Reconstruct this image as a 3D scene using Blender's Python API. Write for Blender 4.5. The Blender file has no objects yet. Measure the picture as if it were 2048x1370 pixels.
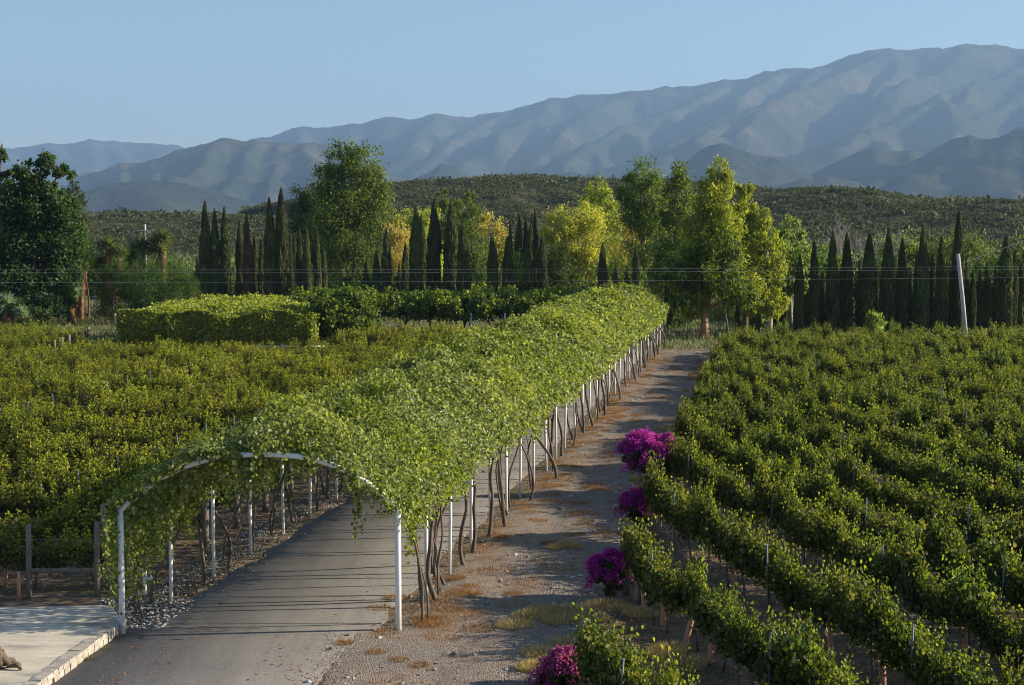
import bpy, math
import numpy as np
sc = bpy.context.scene
col = sc.collection
R = math.radians

# ------------------------------------------------------------------ camera
H = 7.4; FP = 3200.0; PITCH = math.atan(235/3200)
cam_d = bpy.data.cameras.new('camera'); cam = bpy.data.objects.new('camera', cam_d); col.objects.link(cam)
cam.location = (0, 0, H); cam.rotation_euler = (math.pi/2-PITCH, 0, 0)
cam_d.sensor_width = 36; cam_d.lens = FP/2048*36; cam_d.clip_start = .5; cam_d.clip_end = 40000
sc.camera = cam
# ------------------------------------------------------------------ sky, sun, exposure
SUN_EL = R(21.5); SUN_AZ = math.atan2(5.07, .5)      # azimuth from +Y towards +X
w = bpy.data.worlds.new("World"); sc.world = w; w.use_nodes = True
nt = w.node_tree; bg = nt.nodes['Background']
sky = nt.nodes.new('ShaderNodeTexSky'); sky.sky_type = 'NISHITA'; sky.sun_disc = False
sky.sun_elevation = SUN_EL; sky.sun_rotation = SUN_AZ; sky.altitude = 1500; sky.air_density = 1.0; sky.dust_density = 1.8; sky.ozone_density = 1.5
nt.links.new(sky.outputs[0], bg.inputs[0]); bg.inputs[1].default_value = .07
sd = bpy.data.lights.new('sun', 'SUN'); sd.energy = 5.0; sd.angle = R(.5); sd.color = (1, .87, .66)
so = bpy.data.objects.new('sun', sd); col.objects.link(so)
so.rotation_euler = (math.pi/2-SUN_EL, 0, -SUN_AZ+math.pi); so.location = (60, 10, 60)
sc.view_settings.view_transform = 'Standard'; sc.view_settings.look = 'None'
sc.view_settings.exposure = 1.12; sc.view_settings.gamma = 1
sc.cycles.max_bounces = 6; sc.cycles.diffuse_bounces = 2; sc.cycles.glossy_bounces = 2
sc.cycles.transmission_bounces = 3; sc.cycles.volume_bounces = 0; sc.cycles.transparent_max_bounces = 6
sc.cycles.use_denoising = True; sc.cycles.filter_width = 1.0

# ------------------------------------------------------------------ helpers
def ray(px, py):
    u = (px-1024)/FP; v = (685-py)/FP
    return np.array([u, math.cos(PITCH)+v*math.sin(PITCH), -math.sin(PITCH)+v*math.cos(PITCH)])
def gp(px, py, z=0.):
    d = ray(px, py); return np.array([0, 0, H])+d*((z-H)/d[2])
def at(px, py, D):
    d = ray(px, py); return np.array([0, 0, H])+d*(D/d[1])
def rng(s): return np.random.default_rng(s)
def hsh(ix, iy, s):
    n = (ix*374761393+iy*668265263+s*1442695041) & 0xffffffff
    n = ((n ^ (n >> 13))*1274126177) & 0xffffffff
    n = (n ^ (n >> 16)) & 0xffff
    return n/65535.0
def vn(x, y, s=0):
    x = np.asarray(x, float); y = np.asarray(y, float)
    ix = np.floor(x).astype(np.int64); iy = np.floor(y).astype(np.int64)
    fx = x-ix; fy = y-iy; fx = fx*fx*(3-2*fx); fy = fy*fy*(3-2*fy)
    a = hsh(ix, iy, s); b = hsh(ix+1, iy, s); c = hsh(ix, iy+1, s); d = hsh(ix+1, iy+1, s)
    return (a*(1-fx)+b*fx)*(1-fy)+(c*(1-fx)+d*fx)*fy
def fbm(x, y, s=0, o=4):
    r = 0; a = .5; 
    for k in range(o):
        r = r+a*(vn(x, y, s+k)-.5); x = x*2.03+7; y = y*2.03+3; a *= .5
    return r
def tag(o, label=None, cat=None, group=None, kind=None):
    if label: o['label'] = label
    if cat: o['category'] = cat
    if group: o['group'] = group
    if kind: o['kind'] = kind
    return o
def empty(name, loc=(0, 0, 0), rz=0, parent=None):
    o = bpy.data.objects.new(name, None); col.objects.link(o); o.location = loc; o.rotation_euler = (0, 0, rz)
    o.empty_display_size = .2
    if parent: o.parent = parent
    return o
def link(name, me, mat, parent=None, loc=None, rz=0):
    if mat and not me.materials: me.materials.append(mat)
    o = bpy.data.objects.new(name, me); col.objects.link(o)
    if parent: o.parent = parent
    if loc is not None: o.location = loc; o.rotation_euler = (0, 0, rz)
    return o
def fast_mesh(name, V, F, tip=None, smooth=False):
    me = bpy.data.meshes.new(name); V = np.asarray(V, np.float32); F = np.asarray(F, np.int32)
    k = F.shape[1]
    me.vertices.add(len(V)); me.vertices.foreach_set('co', V.ravel())
    me.loops.add(F.size); me.loops.foreach_set('vertex_index', F.ravel())
    me.polygons.add(len(F)); me.polygons.foreach_set('loop_start', np.arange(0, F.size, k, dtype=np.int32))
    if smooth: me.polygons.foreach_set('use_smooth', np.ones(len(F), bool))
    if tip is not None:
        a = me.attributes.new('tip', 'FLOAT', 'POINT'); a.data.foreach_set('value', np.asarray(tip, np.float32))
    me.update(calc_edges=True)
    return me
class MB:
    def __init__(s): s.v = []; s.f = []
    def add(s, V, F):
        n = len(s.v); s.v += [tuple(map(float, p)) for p in V]; s.f += [tuple(int(i)+n for i in f) for f in F]
    def tube(s, pts, rad, n=8, cap=True):
        pts = np.array(pts, float); m = len(pts)
        rad = np.full(m, rad) if np.isscalar(rad) else np.array(rad)
        T = np.gradient(pts, axis=0); T /= np.linalg.norm(T, axis=1)[:, None]+1e-9
        ref = np.array([1., 0, 0]) if abs(T[0][0]) < .7 else np.array([0, 1., 0])
        V = []
        for i in range(m):
            a = np.cross(T[i], ref); a /= np.linalg.norm(a); b = np.cross(T[i], a)
            for k in range(n):
                t = 2*math.pi*k/n; V.append(pts[i]+rad[i]*(math.cos(t)*a+math.sin(t)*b))
        F = [(i*n+k, i*n+(k+1) % n, (i+1)*n+(k+1) % n, (i+1)*n+k) for i in range(m-1) for k in range(n)]
        if cap: F += [tuple(range(n))[::-1], tuple((m-1)*n+k for k in range(n))]
        s.add(V, F)
    def box(s, c, d, rz=0, jit=0, g=None):
        c = np.array(c, float); d = np.array(d)/2.
        V = np.array([[x, y, z] for z in (-1, 1) for y in (-1, 1) for x in (-1, 1)], float)*d
        if jit: V = V+g.uniform(-jit, jit, V.shape)
        cr, sr = math.cos(rz), math.sin(rz)
        V = np.stack([V[:, 0]*cr-V[:, 1]*sr, V[:, 0]*sr+V[:, 1]*cr, V[:, 2]], 1)+c
        s.add(V, [(0, 2, 3, 1), (4, 5, 7, 6), (0, 1, 5, 4), (2, 6, 7, 3), (0, 4, 6, 2), (1, 3, 7, 5)])
    def mesh(s, name='mesh', smooth=True):
        me = bpy.data.meshes.new(name); me.from_pydata(s.v, [], s.f)
        if smooth:
            me.polygons.foreach_set('use_smooth', np.ones(len(s.f), bool))
        me.update(); return me
    def build(s, name, mat, parent=None, loc=None, smooth=True):
        return link(name, s.mesh(name, smooth), mat, parent, loc)

LT6 = (np.array([[0, 0, 0], [-.5, .28, .12], [-.36, .78, .06], [0, 1, -.12], [.36, .78, .06], [.5, .28, .12]]), np.array([[0, 3, 2, 1], [0, 5, 4, 3]]))
LT4 = (np.array([[0, 0, 0], [-.5, .45, .05], [0, 1, 0], [.5, .45, .05]]), np.array([[0, 3, 2, 1]]))
def leaves(P, Dn, Nn, size, width=1., six=True, tip=None):
    """P base points, Dn leaf axis, Nn normals (all (n,3)), size (n,)"""
    T, F = LT6 if six else LT4
    Dn = Dn/(np.linalg.norm(Dn, axis=1)[:, None]+1e-9)
    X = np.cross(Dn, Nn); X /= np.linalg.norm(X, axis=1)[:, None]+1e-9
    Z = np.cross(X, Dn)
    s = np.broadcast_to(size, (len(P),))[:, None, None]
    V = P[:, None, :]+s*(X[:, None, :]*(T[None, :, 0:1]*width)+Dn[:, None, :]*T[None, :, 1:2]+Z[:, None, :]*T[None, :, 2:3])
    k = len(T); n = len(P)
    FF = (F[None]+np.arange(n)[:, None, None]*k).reshape(-1, 4)
    tp = None if tip is None else np.repeat(tip, k)
    return V.reshape(-1, 3), FF, tp
def runit(g, n):
    v = g.normal(size=(n, 3)); return v/np.linalg.norm(v, axis=1)[:, None]
def join(parts):
    Vs = []; Fs = []; Ts = []; n = 0
    for V, F, T in parts:
        Vs.append(V); Fs.append(F+n); n += len(V); Ts.append(T if T is not None else np.zeros(len(V)))
    return np.concatenate(Vs), np.concatenate(Fs), np.concatenate(Ts)

# ------------------------------------------------------------------ materials
def mat_new(name):
    m = bpy.data.materials.new(name); m.use_nodes = True; return m, m.node_tree, m.node_tree.nodes['Principled BSDF']
def ramp(nt, stops, fac=None):
    r = nt.nodes.new('ShaderNodeValToRGB'); e = r.color_ramp.elements
    while len(e) < len(stops): e.new(.5)
    for i, (p, c) in enumerate(stops): e[i].position = p; e[i].color = (*c, 1)
    if fac is not None: nt.links.new(fac, r.inputs[0])
    return r.outputs[0]
def noise(nt, scale, detail=4, rough=.6, vec=None):
    n = nt.nodes.new('ShaderNodeTexNoise'); n.inputs['Scale'].default_value = scale; n.inputs['Detail'].default_value = detail; n.inputs['Roughness'].default_value = rough
    if vec is not None: nt.links.new(vec, n.inputs['Vector'])
    return n.outputs['Fac']
def mixc(nt, fac, a, b, mode='MIX'):
    m = nt.nodes.new('ShaderNodeMix'); m.data_type = 'RGBA'; m.blend_type = mode
    for s, v in ((m.inputs[0], fac), (m.inputs[6], a), (m.inputs[7], b)):
        if hasattr(v, 'links') or hasattr(v, 'is_linked'): nt.links.new(v, s)
        elif isinstance(v, (int, float)): s.default_value = v
        else: s.default_value = (*v, 1)
    return m.outputs[2]
def mathn(nt, op, a, b=0.):
    m = nt.nodes.new('ShaderNodeMath'); m.operation = op
    for s, v in ((m.inputs[0], a), (m.inputs[1], b)):
        if isinstance(v, (int, float)): s.default_value = v
        else: nt.links.new(v, s)
    return m.outputs[0]
def geo(nt): return nt.nodes.new('ShaderNodeNewGeometry')
def bump(nt, h, strength, dist, bsdf):
    b = nt.nodes.new('ShaderNodeBump'); b.inputs['Strength'].default_value = strength; b.inputs['Distance'].default_value = dist
    nt.links.new(h, b.inputs['Height']); nt.links.new(b.outputs[0], bsdf.inputs['Normal'])
def leaf_mat(name, stops, patch=None, pscale=.5, tipc=None, trans=.35, rough=.45, spec=.5, tgain=1.3, objvar=.3, tiprange=(.55, .95)):
    m, nt, b = mat_new(name); g = geo(nt)
    c = ramp(nt, stops, g.outputs['Random Per Island'])
    if patch is not None:
        f = noise(nt, pscale, 3, .6, g.outputs['Position'])
        f = ramp(nt, [(.42, (0, 0, 0)), (.62, (1, 1, 1))], f)
        c = mixc(nt, mathn(nt, 'MULTIPLY', f, .75), c, ramp(nt, patch, g.outputs['Random Per Island']))
    if tipc is not None:
        a = nt.nodes.new('ShaderNodeAttribute'); a.attribute_name = 'tip'
        f = nt.nodes.new('ShaderNodeMapRange'); f.inputs[1].default_value = tiprange[0]; f.inputs[2].default_value = tiprange[1]
        nt.links.new(a.outputs['Fac'], f.inputs[0])
        c = mixc(nt, f.outputs[0], c, tipc)
    if objvar:
        oi = nt.nodes.new('ShaderNodeObjectInfo')
        v = mathn(nt, 'ADD', mathn(nt, 'MULTIPLY', oi.outputs['Random'], objvar), 1-objvar/2)
        h = nt.nodes.new('ShaderNodeHueSaturation'); nt.links.new(c, h.inputs['Color']); nt.links.new(v, h.inputs['Value'])
        hv = mathn(nt, 'ADD', mathn(nt, 'MULTIPLY', mathn(nt, 'FRACT', mathn(nt, 'MULTIPLY', oi.outputs['Random'], 17.3)), .03), .485)
        nt.links.new(hv, h.inputs['Hue']); c = h.outputs[0]
    nt.links.new(c, b.inputs['Base Color']); b.inputs['Roughness'].default_value = rough; b.inputs['Specular IOR Level'].default_value = spec
    t = nt.nodes.new('ShaderNodeBsdfTranslucent')
    tc = mixc(nt, 1.0, c, (1.15*tgain, 1.25*tgain, .55*tgain), 'MULTIPLY'); nt.links.new(tc, t.inputs[0])
    mx = nt.nodes.new('ShaderNodeMixShader'); mx.inputs[0].default_value = trans
    nt.links.new(b.outputs[0], mx.inputs[1]); nt.links.new(t.outputs[0], mx.inputs[2])
    nt.links.new(mx.outputs[0], nt.nodes['Material Output'].inputs['Surface'])
    return m
def simple(name, c1, c2, scale=6, rough=.8, bumps=.3, bd=.01, stretch=None, spec=.3, metal=0):
    m, nt, b = mat_new(name)
    tc = nt.nodes.new('ShaderNodeTexCoord'); v = tc.outputs['Object']
    if stretch:
        mp = nt.nodes.new('ShaderNodeMapping'); mp.inputs['Scale'].default_value = stretch; nt.links.new(v, mp.inputs[0]); v = mp.outputs[0]
    f = noise(nt, scale, 6, .65, v)
    nt.links.new(ramp(nt, [(.3, c1), (.7, c2)], f), b.inputs['Base Color'])
    b.inputs['Roughness'].default_value = rough; b.inputs['Specular IOR Level'].default_value = spec; b.inputs['Metallic'].default_value = metal
    if bumps: bump(nt, f, bumps, bd, b)
    return m
M = {}
M['vine_right'] = leaf_mat('vine_right', [(0, (.022, .036, .007)), (.45, (.058, .082, .012)), (.8, (.115, .142, .019)), (.93, (.17, .16, .04)), (1, (.24, .17, .08))],
                           tipc=(.25, .27, .02), trans=.5, rough=.5, tgain=1.5, tiprange=(.65, 1.05), spec=.5)
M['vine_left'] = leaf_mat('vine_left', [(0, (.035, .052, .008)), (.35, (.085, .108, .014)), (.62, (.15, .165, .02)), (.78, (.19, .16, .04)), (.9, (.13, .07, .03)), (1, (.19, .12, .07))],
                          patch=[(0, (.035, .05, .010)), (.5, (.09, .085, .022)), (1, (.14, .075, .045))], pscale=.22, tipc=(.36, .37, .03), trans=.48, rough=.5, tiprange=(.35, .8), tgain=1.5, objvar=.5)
M['canopy'] = leaf_mat('canopy', [(0, (.066, .090, .012)), (.4, (.138, .170, .026)), (.8, (.205, .242, .048)), (1, (.35, .38, .16))],
                       patch=[(0, (.07, .095, .03)), (.6, (.18, .205, .085)), (1, (.40, .42, .27))], pscale=.28, tipc=(.30, .31, .06), trans=.46, rough=.5, spec=.3, tgain=1.5, objvar=0)
M['pergola_leaf'] = leaf_mat('pergola_leaf', [(0, (.11, .15, .016)), (.6, (.22, .26, .03)), (1, (.40, .40, .07))], tipc=(.48, .48, .06), trans=.4, objvar=0)
M['trellis_leaf'] = leaf_mat('trellis_leaf', [(0, (.07, .10, .012)), (.6, (.15, .20, .022)), (1, (.26, .31, .045))], trans=.5, objvar=0)
M['cypress'] = leaf_mat('cypress', [(0, (.036, .058, .018)), (.6, (.080, .118, .034)), (1, (.20, .24, .06))], patch=[(0, (.035, .035, .016)), (.7, (.07, .06, .028)), (1, (.14, .11, .05))], pscale=.55, trans=.25, rough=.6, spec=.3, objvar=.5)
M['cypress_brown'] = leaf_mat('cypress_brown', [(0, (.05, .05, .02)), (.5, (.12, .08, .04)), (1, (.2, .12, .06))], trans=.15, rough=.6, spec=.3, objvar=0)
def tm(n, a, b_, c, **k): M[n] = leaf_mat(n, [(0, a), (.55, b_), (1, c)], trans=k.get('trans', .5), rough=.55, spec=.3, tgain=1.6, objvar=.12)
tm('t_green', (.045, .075, .014), (.09, .135, .022), (.17, .22, .035))
tm('t_dark', (.024, .042, .013), (.048, .078, .02), (.09, .12, .03))
tm('t_yellow', (.20, .23, .03), (.38, .39, .06), (.56, .52, .13))
tm('t_orange', (.24, .22, .05), (.42, .35, .10), (.54, .42, .17))
tm('t_lime', (.10, .14, .02), (.20, .235, .03), (.38, .37, .04))
tm('t_pale', (.09, .14, .03), (.17, .23, .055), (.28, .33, .1))
tm('t_broad', (.03, .055, .018), (.055, .09, .028), (.10, .14, .05))
tm('scrub', (.05, .07, .02), (.09, .12, .035), (.15, .18, .06))
tm('feather', (.02, .045, .012), (.04, .08, .018), (.08, .14, .03))
tm('yucca', (.04, .06, .025), (.08, .11, .05), (.14, .17, .09))
tm('agave', (.12, .17, .14), (.2, .27, .24), (.3, .36, .33))
M['boug_pink'] = leaf_mat('boug_pink', [(0, (.22, .03, .16)), (.5, (.42, .07, .32)), (.85, (.55, .14, .42)), (1, (.3, .3, .1))], trans=.45, rough=.6, spec=.2, objvar=0)
M['boug'] = leaf_mat('boug', [(0, (.26, .014, .28)), (.5, (.50, .03, .50)), (.9, (.68, .08, .64)), (1, (.12, .16, .03))], trans=.45, rough=.6, spec=.2, objvar=.3)
M['dry'] = leaf_mat('dry', [(0, (.30, .20, .09)), (.5, (.52, .39, .20)), (1, (.68, .56, .34))], trans=.25, rough=.8, spec=.1, objvar=0)
M['dry_red'] = leaf_mat('dry_red', [(0, (.14, .065, .032)), (.5, (.31, .155, .065)), (1, (.46, .26, .115))], trans=.25, rough=.8, spec=.1, objvar=0)
M['weed'] = leaf_mat('weed', [(0, (.04, .08, .015)), (.5, (.08, .13, .03)), (1, (.2, .2, .07))], trans=.3, rough=.6, objvar=0)
M['white'] = simple('white_paint', (.72, .73, .74), (.82, .82, .83), 9, .45, .1, .002, spec=.4)
M['bark'] = simple('bark', (.07, .05, .038), (.17, .13, .10), 14, .9, .7, .01, stretch=(1, 1, .18))
M['vinebark'] = simple('vinebark', (.06, .045, .036), (.20, .155, .125), 22, .9, .7, .006, stretch=(1, 1, .15))
M['redbark'] = simple('redbark', (.22, .12, .08), (.42, .27, .2), 4, .85, .5, .01, stretch=(1, 1, .25))
M['greybark'] = simple('greybark', (.22, .2, .19), (.4, .37, .35), 6, .9, .4, .01)
M['wood'] = simple('post_wood', (.13, .105, .09), (.32, .27, .23), 12, .9, .6, .006, stretch=(1, 1, .12))
M['palewood'] = simple('pale_wood', (.38, .36, .34), (.55, .53, .5), 8, .85, .4, .006, stretch=(1, 1, .1))
M['steel'] = simple('steel', (.13, .16, .18), (.22, .26, .28), 15, .7, .1, .002, metal=.3)
M['tube'] = simple('tube', (.42, .2, .13), (.56, .31, .21), 8, .6, .1, .002)
M['wire'] = simple('wire', (.3, .3, .3), (.4, .4, .4), 5, .4, 0)
M['thatch'] = simple('thatch', (.12, .085, .06), (.30, .2, .14), 5, .95, .9, .05, stretch=(4, 4, .6))
def ground_mat():
    m, nt, b = mat_new('ground'); g = geo(nt); P = g.outputs['Position']
    f1 = noise(nt, .35, 6, .62, P); f2 = noise(nt, 2.6, 6, .7, P); f3 = noise(nt, 30, 4, .7, P)
    base = ramp(nt, [(.3, (.11, .072, .048)), (.5, (.19, .14, .10)), (.7, (.29, .235, .18))], f2)
    gr = ramp(nt, [(.3, (.09, .09, .05)), (.7, (.16, .14, .075))], f2)
    c = mixc(nt, ramp(nt, [(.5, (0, 0, 0)), (.62, (1, 1, 1))], f1), base, gr)
    c = mixc(nt, .5, c, ramp(nt, [(.3, (.4, .4, .4)), (.75, (1.5, 1.5, 1.5))], f3), 'MULTIPLY')
    nt.links.new(c, b.inputs['Base Color']); b.inputs['Roughness'].default_value = .95; b.inputs['Specular IOR Level'].default_value = .1
    bump(nt, mathn(nt, 'ADD', f2, mathn(nt, 'MULTIPLY', f3, .35)), .9, .08, b); return m
def path_mat():
    m, nt, b = mat_new('path_gravel'); g = geo(nt); P = g.outputs['Position']
    f1 = noise(nt, .5, 5, .6, P); f2 = noise(nt, 3.5, 6, .7, P)
    vo = nt.nodes.new('ShaderNodeTexVoronoi'); vo.inputs['Scale'].default_value = 30; nt.links.new(P, vo.inputs['Vector'])
    st = ramp(nt, [(0, (.14, .12, .105)), (.6, (.28, .25, .22)), (.93, (.36, .335, .30)), (1, (.60, .57, .53))], vo.outputs['Color'])
    dirt = ramp(nt, [(.35, (.20, .13, .09)), (.55, (.36, .27, .20)), (.7, (.50, .43, .36))], f2)
    fac = ramp(nt, [(.40, (0, 0, 0)), (.58, (1, 1, 1))], mathn(nt, 'ADD', mathn(nt, 'MULTIPLY', f1, .55), mathn(nt, 'MULTIPLY', f2, .45)))
    c = mixc(nt, fac, dirt, st)
    nt.links.new(c, b.inputs['Base Color']); b.inputs['Roughness'].default_value = .95; b.inputs['Specular IOR Level'].default_value = .15
    h = mathn(nt, 'ADD', f2, mathn(nt, 'MULTIPLY', vo.outputs['Distance'], -.6))
    bump(nt, h, .9, .07, b); return m
def road_mat():
    m, nt, b = mat_new('asphalt'); g = geo(nt); P = g.outputs['Position']
    f1 = noise(nt, .6, 5, .6, P); f3 = noise(nt, 28, 4, .85, P)
    mp = nt.nodes.new('ShaderNodeMapping'); mp.inputs['Rotation'].default_value = (0, 0, math.atan(.1607)); mp.inputs['Scale'].default_value = (1.6, .12, 1); nt.links.new(P, mp.inputs[0])
    f2 = noise(nt, 1.2, 3, .6, mp.outputs[0])
    c = ramp(nt, [(.3, (.135, .127, .126)), (.55, (.188, .178, .175)), (.75, (.25, .238, .228))], mathn(nt, 'ADD', mathn(nt, 'MULTIPLY', f1, .5), mathn(nt, 'MULTIPLY', f2, .5)))
    c = mixc(nt, .75, c, ramp(nt, [(.32, (.5, .5, .5)), (.5, (.95, .95, .95)), (.62, (1.35, 1.35, 1.33)), (.72, (2.6, 2.6, 2.5))], f3), 'MULTIPLY')
    nt.links.new(c, b.inputs['Base Color']); b.inputs['Roughness'].default_value = .88; b.inputs['Specular IOR Level'].default_value = .25
    bump(nt, f3, .6, .012, b); return m
def concrete_mat():
    m, nt, b = mat_new('concrete'); g = geo(nt); P = g.outputs['Position']
    mp = nt.nodes.new('ShaderNodeMapping'); mp.inputs['Scale'].default_value = (.5, 1.6, 1); nt.links.new(P, mp.inputs[0])
    f1 = noise(nt, 1.1, 6, .68, mp.outputs[0]); f3 = noise(nt, 26, 4, .7, P)
    c = ramp(nt, [(.36, (.27, .25, .225)), (.48, (.50, .45, .375)), (.64, (.66, .585, .47))], f1)
    c = mixc(nt, .35, c, ramp(nt, [(.3, (.6, .6, .6)), (.7, (1.3, 1.3, 1.3))], f3), 'MULTIPLY')
    nt.links.new(c, b.inputs['Base Color']); b.inputs['Roughness'].default_value = .9; bump(nt, f3, .4, .01, b); return m
def mountain_mat():
    m, nt, b = mat_new('mountain'); g = geo(nt); P = g.outputs['Position']
    f1 = noise(nt, .0022, 7, .62, P); f2 = noise(nt, .03, 6, .8, P)
    c = ramp(nt, [(.38, (.030, .042, .027)), (.54, (.050, .058, .040)), (.70, (.11, .088, .068))], f1)
    c = mixc(nt, .8, c, ramp(nt, [(.35, (.45, .5, .45)), (.65, (1.6, 1.5, 1.4))], f2), 'MULTIPLY')
    nt.links.new(c, b.inputs['Base Color']); b.inputs['Roughness'].default_value = 1; b.inputs['Specular IOR Level'].default_value = 0
    bump(nt, f2, .6, 25, b); return m
def hill_mat():
    m, nt, b = mat_new('hill'); g = geo(nt); P = g.outputs['Position']
    f2 = noise(nt, .12, 6, .7, P)
    c = ramp(nt, [(.35, (.05, .052, .03)), (.55, (.085, .08, .05)), (.7, (.14, .125, .09))], f2)
    nt.links.new(c, b.inputs['Base Color']); b.inputs['Roughness'].default_value = 1; b.inputs['Specular IOR Level'].default_value = 0
    bump(nt, f2, .8, .8, b); return m
M['hillshrub'] = leaf_mat('hillshrub', [(0, (.040, .05, .022)), (.5, (.070, .08, .038)), (1, (.11, .12, .06))],
                          patch=[(0, (.055, .062, .034)), (.5, (.085, .09, .05)), (1, (.13, .13, .08))], pscale=.06, trans=.25, rough=.7, spec=.2, objvar=0)
M['stone'] = simple('stone', (.24, .21, .18), (.5, .46, .41), 5, .9, .5, .02)
M['pebble'] = leaf_mat('pebble', [(0, (.12, .11, .10)), (.6, (.27, .25, .23)), (.9, (.42, .4, .38)), (1, (.6, .58, .55))], trans=0, rough=.9, objvar=0)

# ------------------------------------------------------------------ tunnel axis
R0 = gp(797, 1262); L0 = gp(245, 1270); NH = 31
AX = (gp(1325, 686)-R0); LEN = np.linalg.norm(AX); AX /= LEN; STEP = LEN/(NH-1)
SL = AX[0]/AX[1]
def Xr(y): return R0[0]+(y-R0[1])*SL
def Xl(y): return L0[0]+(y-L0[1])*SL
CX = R0-L0; WID = np.linalg.norm(CX); CX /= WID
PH = 2.27; RISE = 1.0

# ------------------------------------------------------------------ ground
def grid(xs, ys, zf):
    X, Y = np.meshgrid(xs, ys); Z = zf(X, Y)
    V = np.stack([X, Y, Z], -1).reshape(-1, 3); nx = len(xs); ny = len(ys)
    i = np.arange((ny-1)*(nx-1)); r = i//(nx-1); c = i % (nx-1); a = r*nx+c
    return V, np.stack([a, a+1, a+nx+1, a+nx], 1)
def near_z(X, Y):
    amp = np.clip((Y-20)/6, 0, 1)*np.clip((110-Y)/20, 0, 1)
    d = np.minimum(np.clip((X-Xr(Y)-.1)/.8, 0, 1)+np.clip((Xl(Y)-.1-X)/.8, 0, 1), 1)*np.clip((Y-29)/2, 0, 1)
    d = np.maximum(d, np.clip((X-2.-.2*(Y-29))/1, 0, 1))
    return (fbm(X*.9, Y*.9, 3, 4)*.16+fbm(X*.25, Y*.25, 9, 2)*.12-.02)*amp*d
xs = np.concatenate([-np.geomspace(9500, 22, 30), np.arange(-20, 30.01, .25), np.geomspace(32, 9500, 30)])
ys = np.concatenate([[-900, -200, -50, 0, 12], np.arange(20, 60, .25), np.arange(60, 110, .5), np.geomspace(112, 13500, 40)])
def far_z(X, Y):
    return near_z(X, Y)+28*np.clip((np.hypot(X, Y)-1200)/3300, 0, 1)
V, Fq = grid(xs, ys, far_z)
link('ground', fast_mesh('ground', V, Fq, smooth=True), ground_mat()); tag(bpy.data.objects['ground'], kind='structure')
# gravel path between the tunnel and the right vines
g = rng(5)
ys = np.arange(12, 104, .25); us = np.linspace(0, 1, 30)
Yg, U = np.meshgrid(ys, us, indexing='ij')
xa = np.where(Yg > 28.6, Xr(Yg)-.15, -3.4); xb = 2.05+.1605*(Yg-31.63)+.25*np.sin(Yg*.9)+.2*np.sin(Yg*2.3)
Xg = xa+(xb-xa)*U; edge = np.minimum(U, 1-U); 
Zg = near_z(Xg, Yg)+.012+.03*np.clip(edge*6, 0, 1)-.03*np.clip((.08-edge)/.08, 0, 1)
Zg += -.05*(np.exp(-((Xg-Xr(Yg)-1.35)/.3)**2)+np.exp(-((Xg-Xr(Yg)-2.75)/.3)**2))*.6
Vp = np.stack([Xg, Yg, Zg], -1).reshape(-1, 3); nx = len(us); n = (len(ys)-1)*(nx-1); i = np.arange(n); a = i//(nx-1)*nx+i % (nx-1)
o = link('path', fast_mesh('path', Vp, np.stack([a, a+1, a+nx+1, a+nx], 1), smooth=True), path_mat()); tag(o, kind='structure')
# asphalt road
rows = []
for y in np.arange(11, 106, .15):
    l = Xl(y)+.3+float(fbm(y*.8, 0, 5, 4))*.45; r = Xr(y)-.42+float(fbm(y*.8, 9, 6, 4))*.5
    if y < 32: l = min(l, Xl(y)+.3-(32-y)*.12)
    if y < 29: l = -7.2+(y-28.6)*.15; 
    if y < 28.5: r = -2.75+(y-28.5)*.11
    rows.append([(l+(r-l)*t, y, .032-(.05 if t in (0, 1) else 0)) for t in (0, .01, .5, .99, 1)])
V = np.array(rows).reshape(-1, 3); n = (len(rows)-1)*4; i = np.arange(n); a = i//4*5+i % 4
o = link('road', fast_mesh('road', V, np.stack([a, a+1, a+6, a+5], 1)), road_mat()); tag(o, kind='structure')

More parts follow.
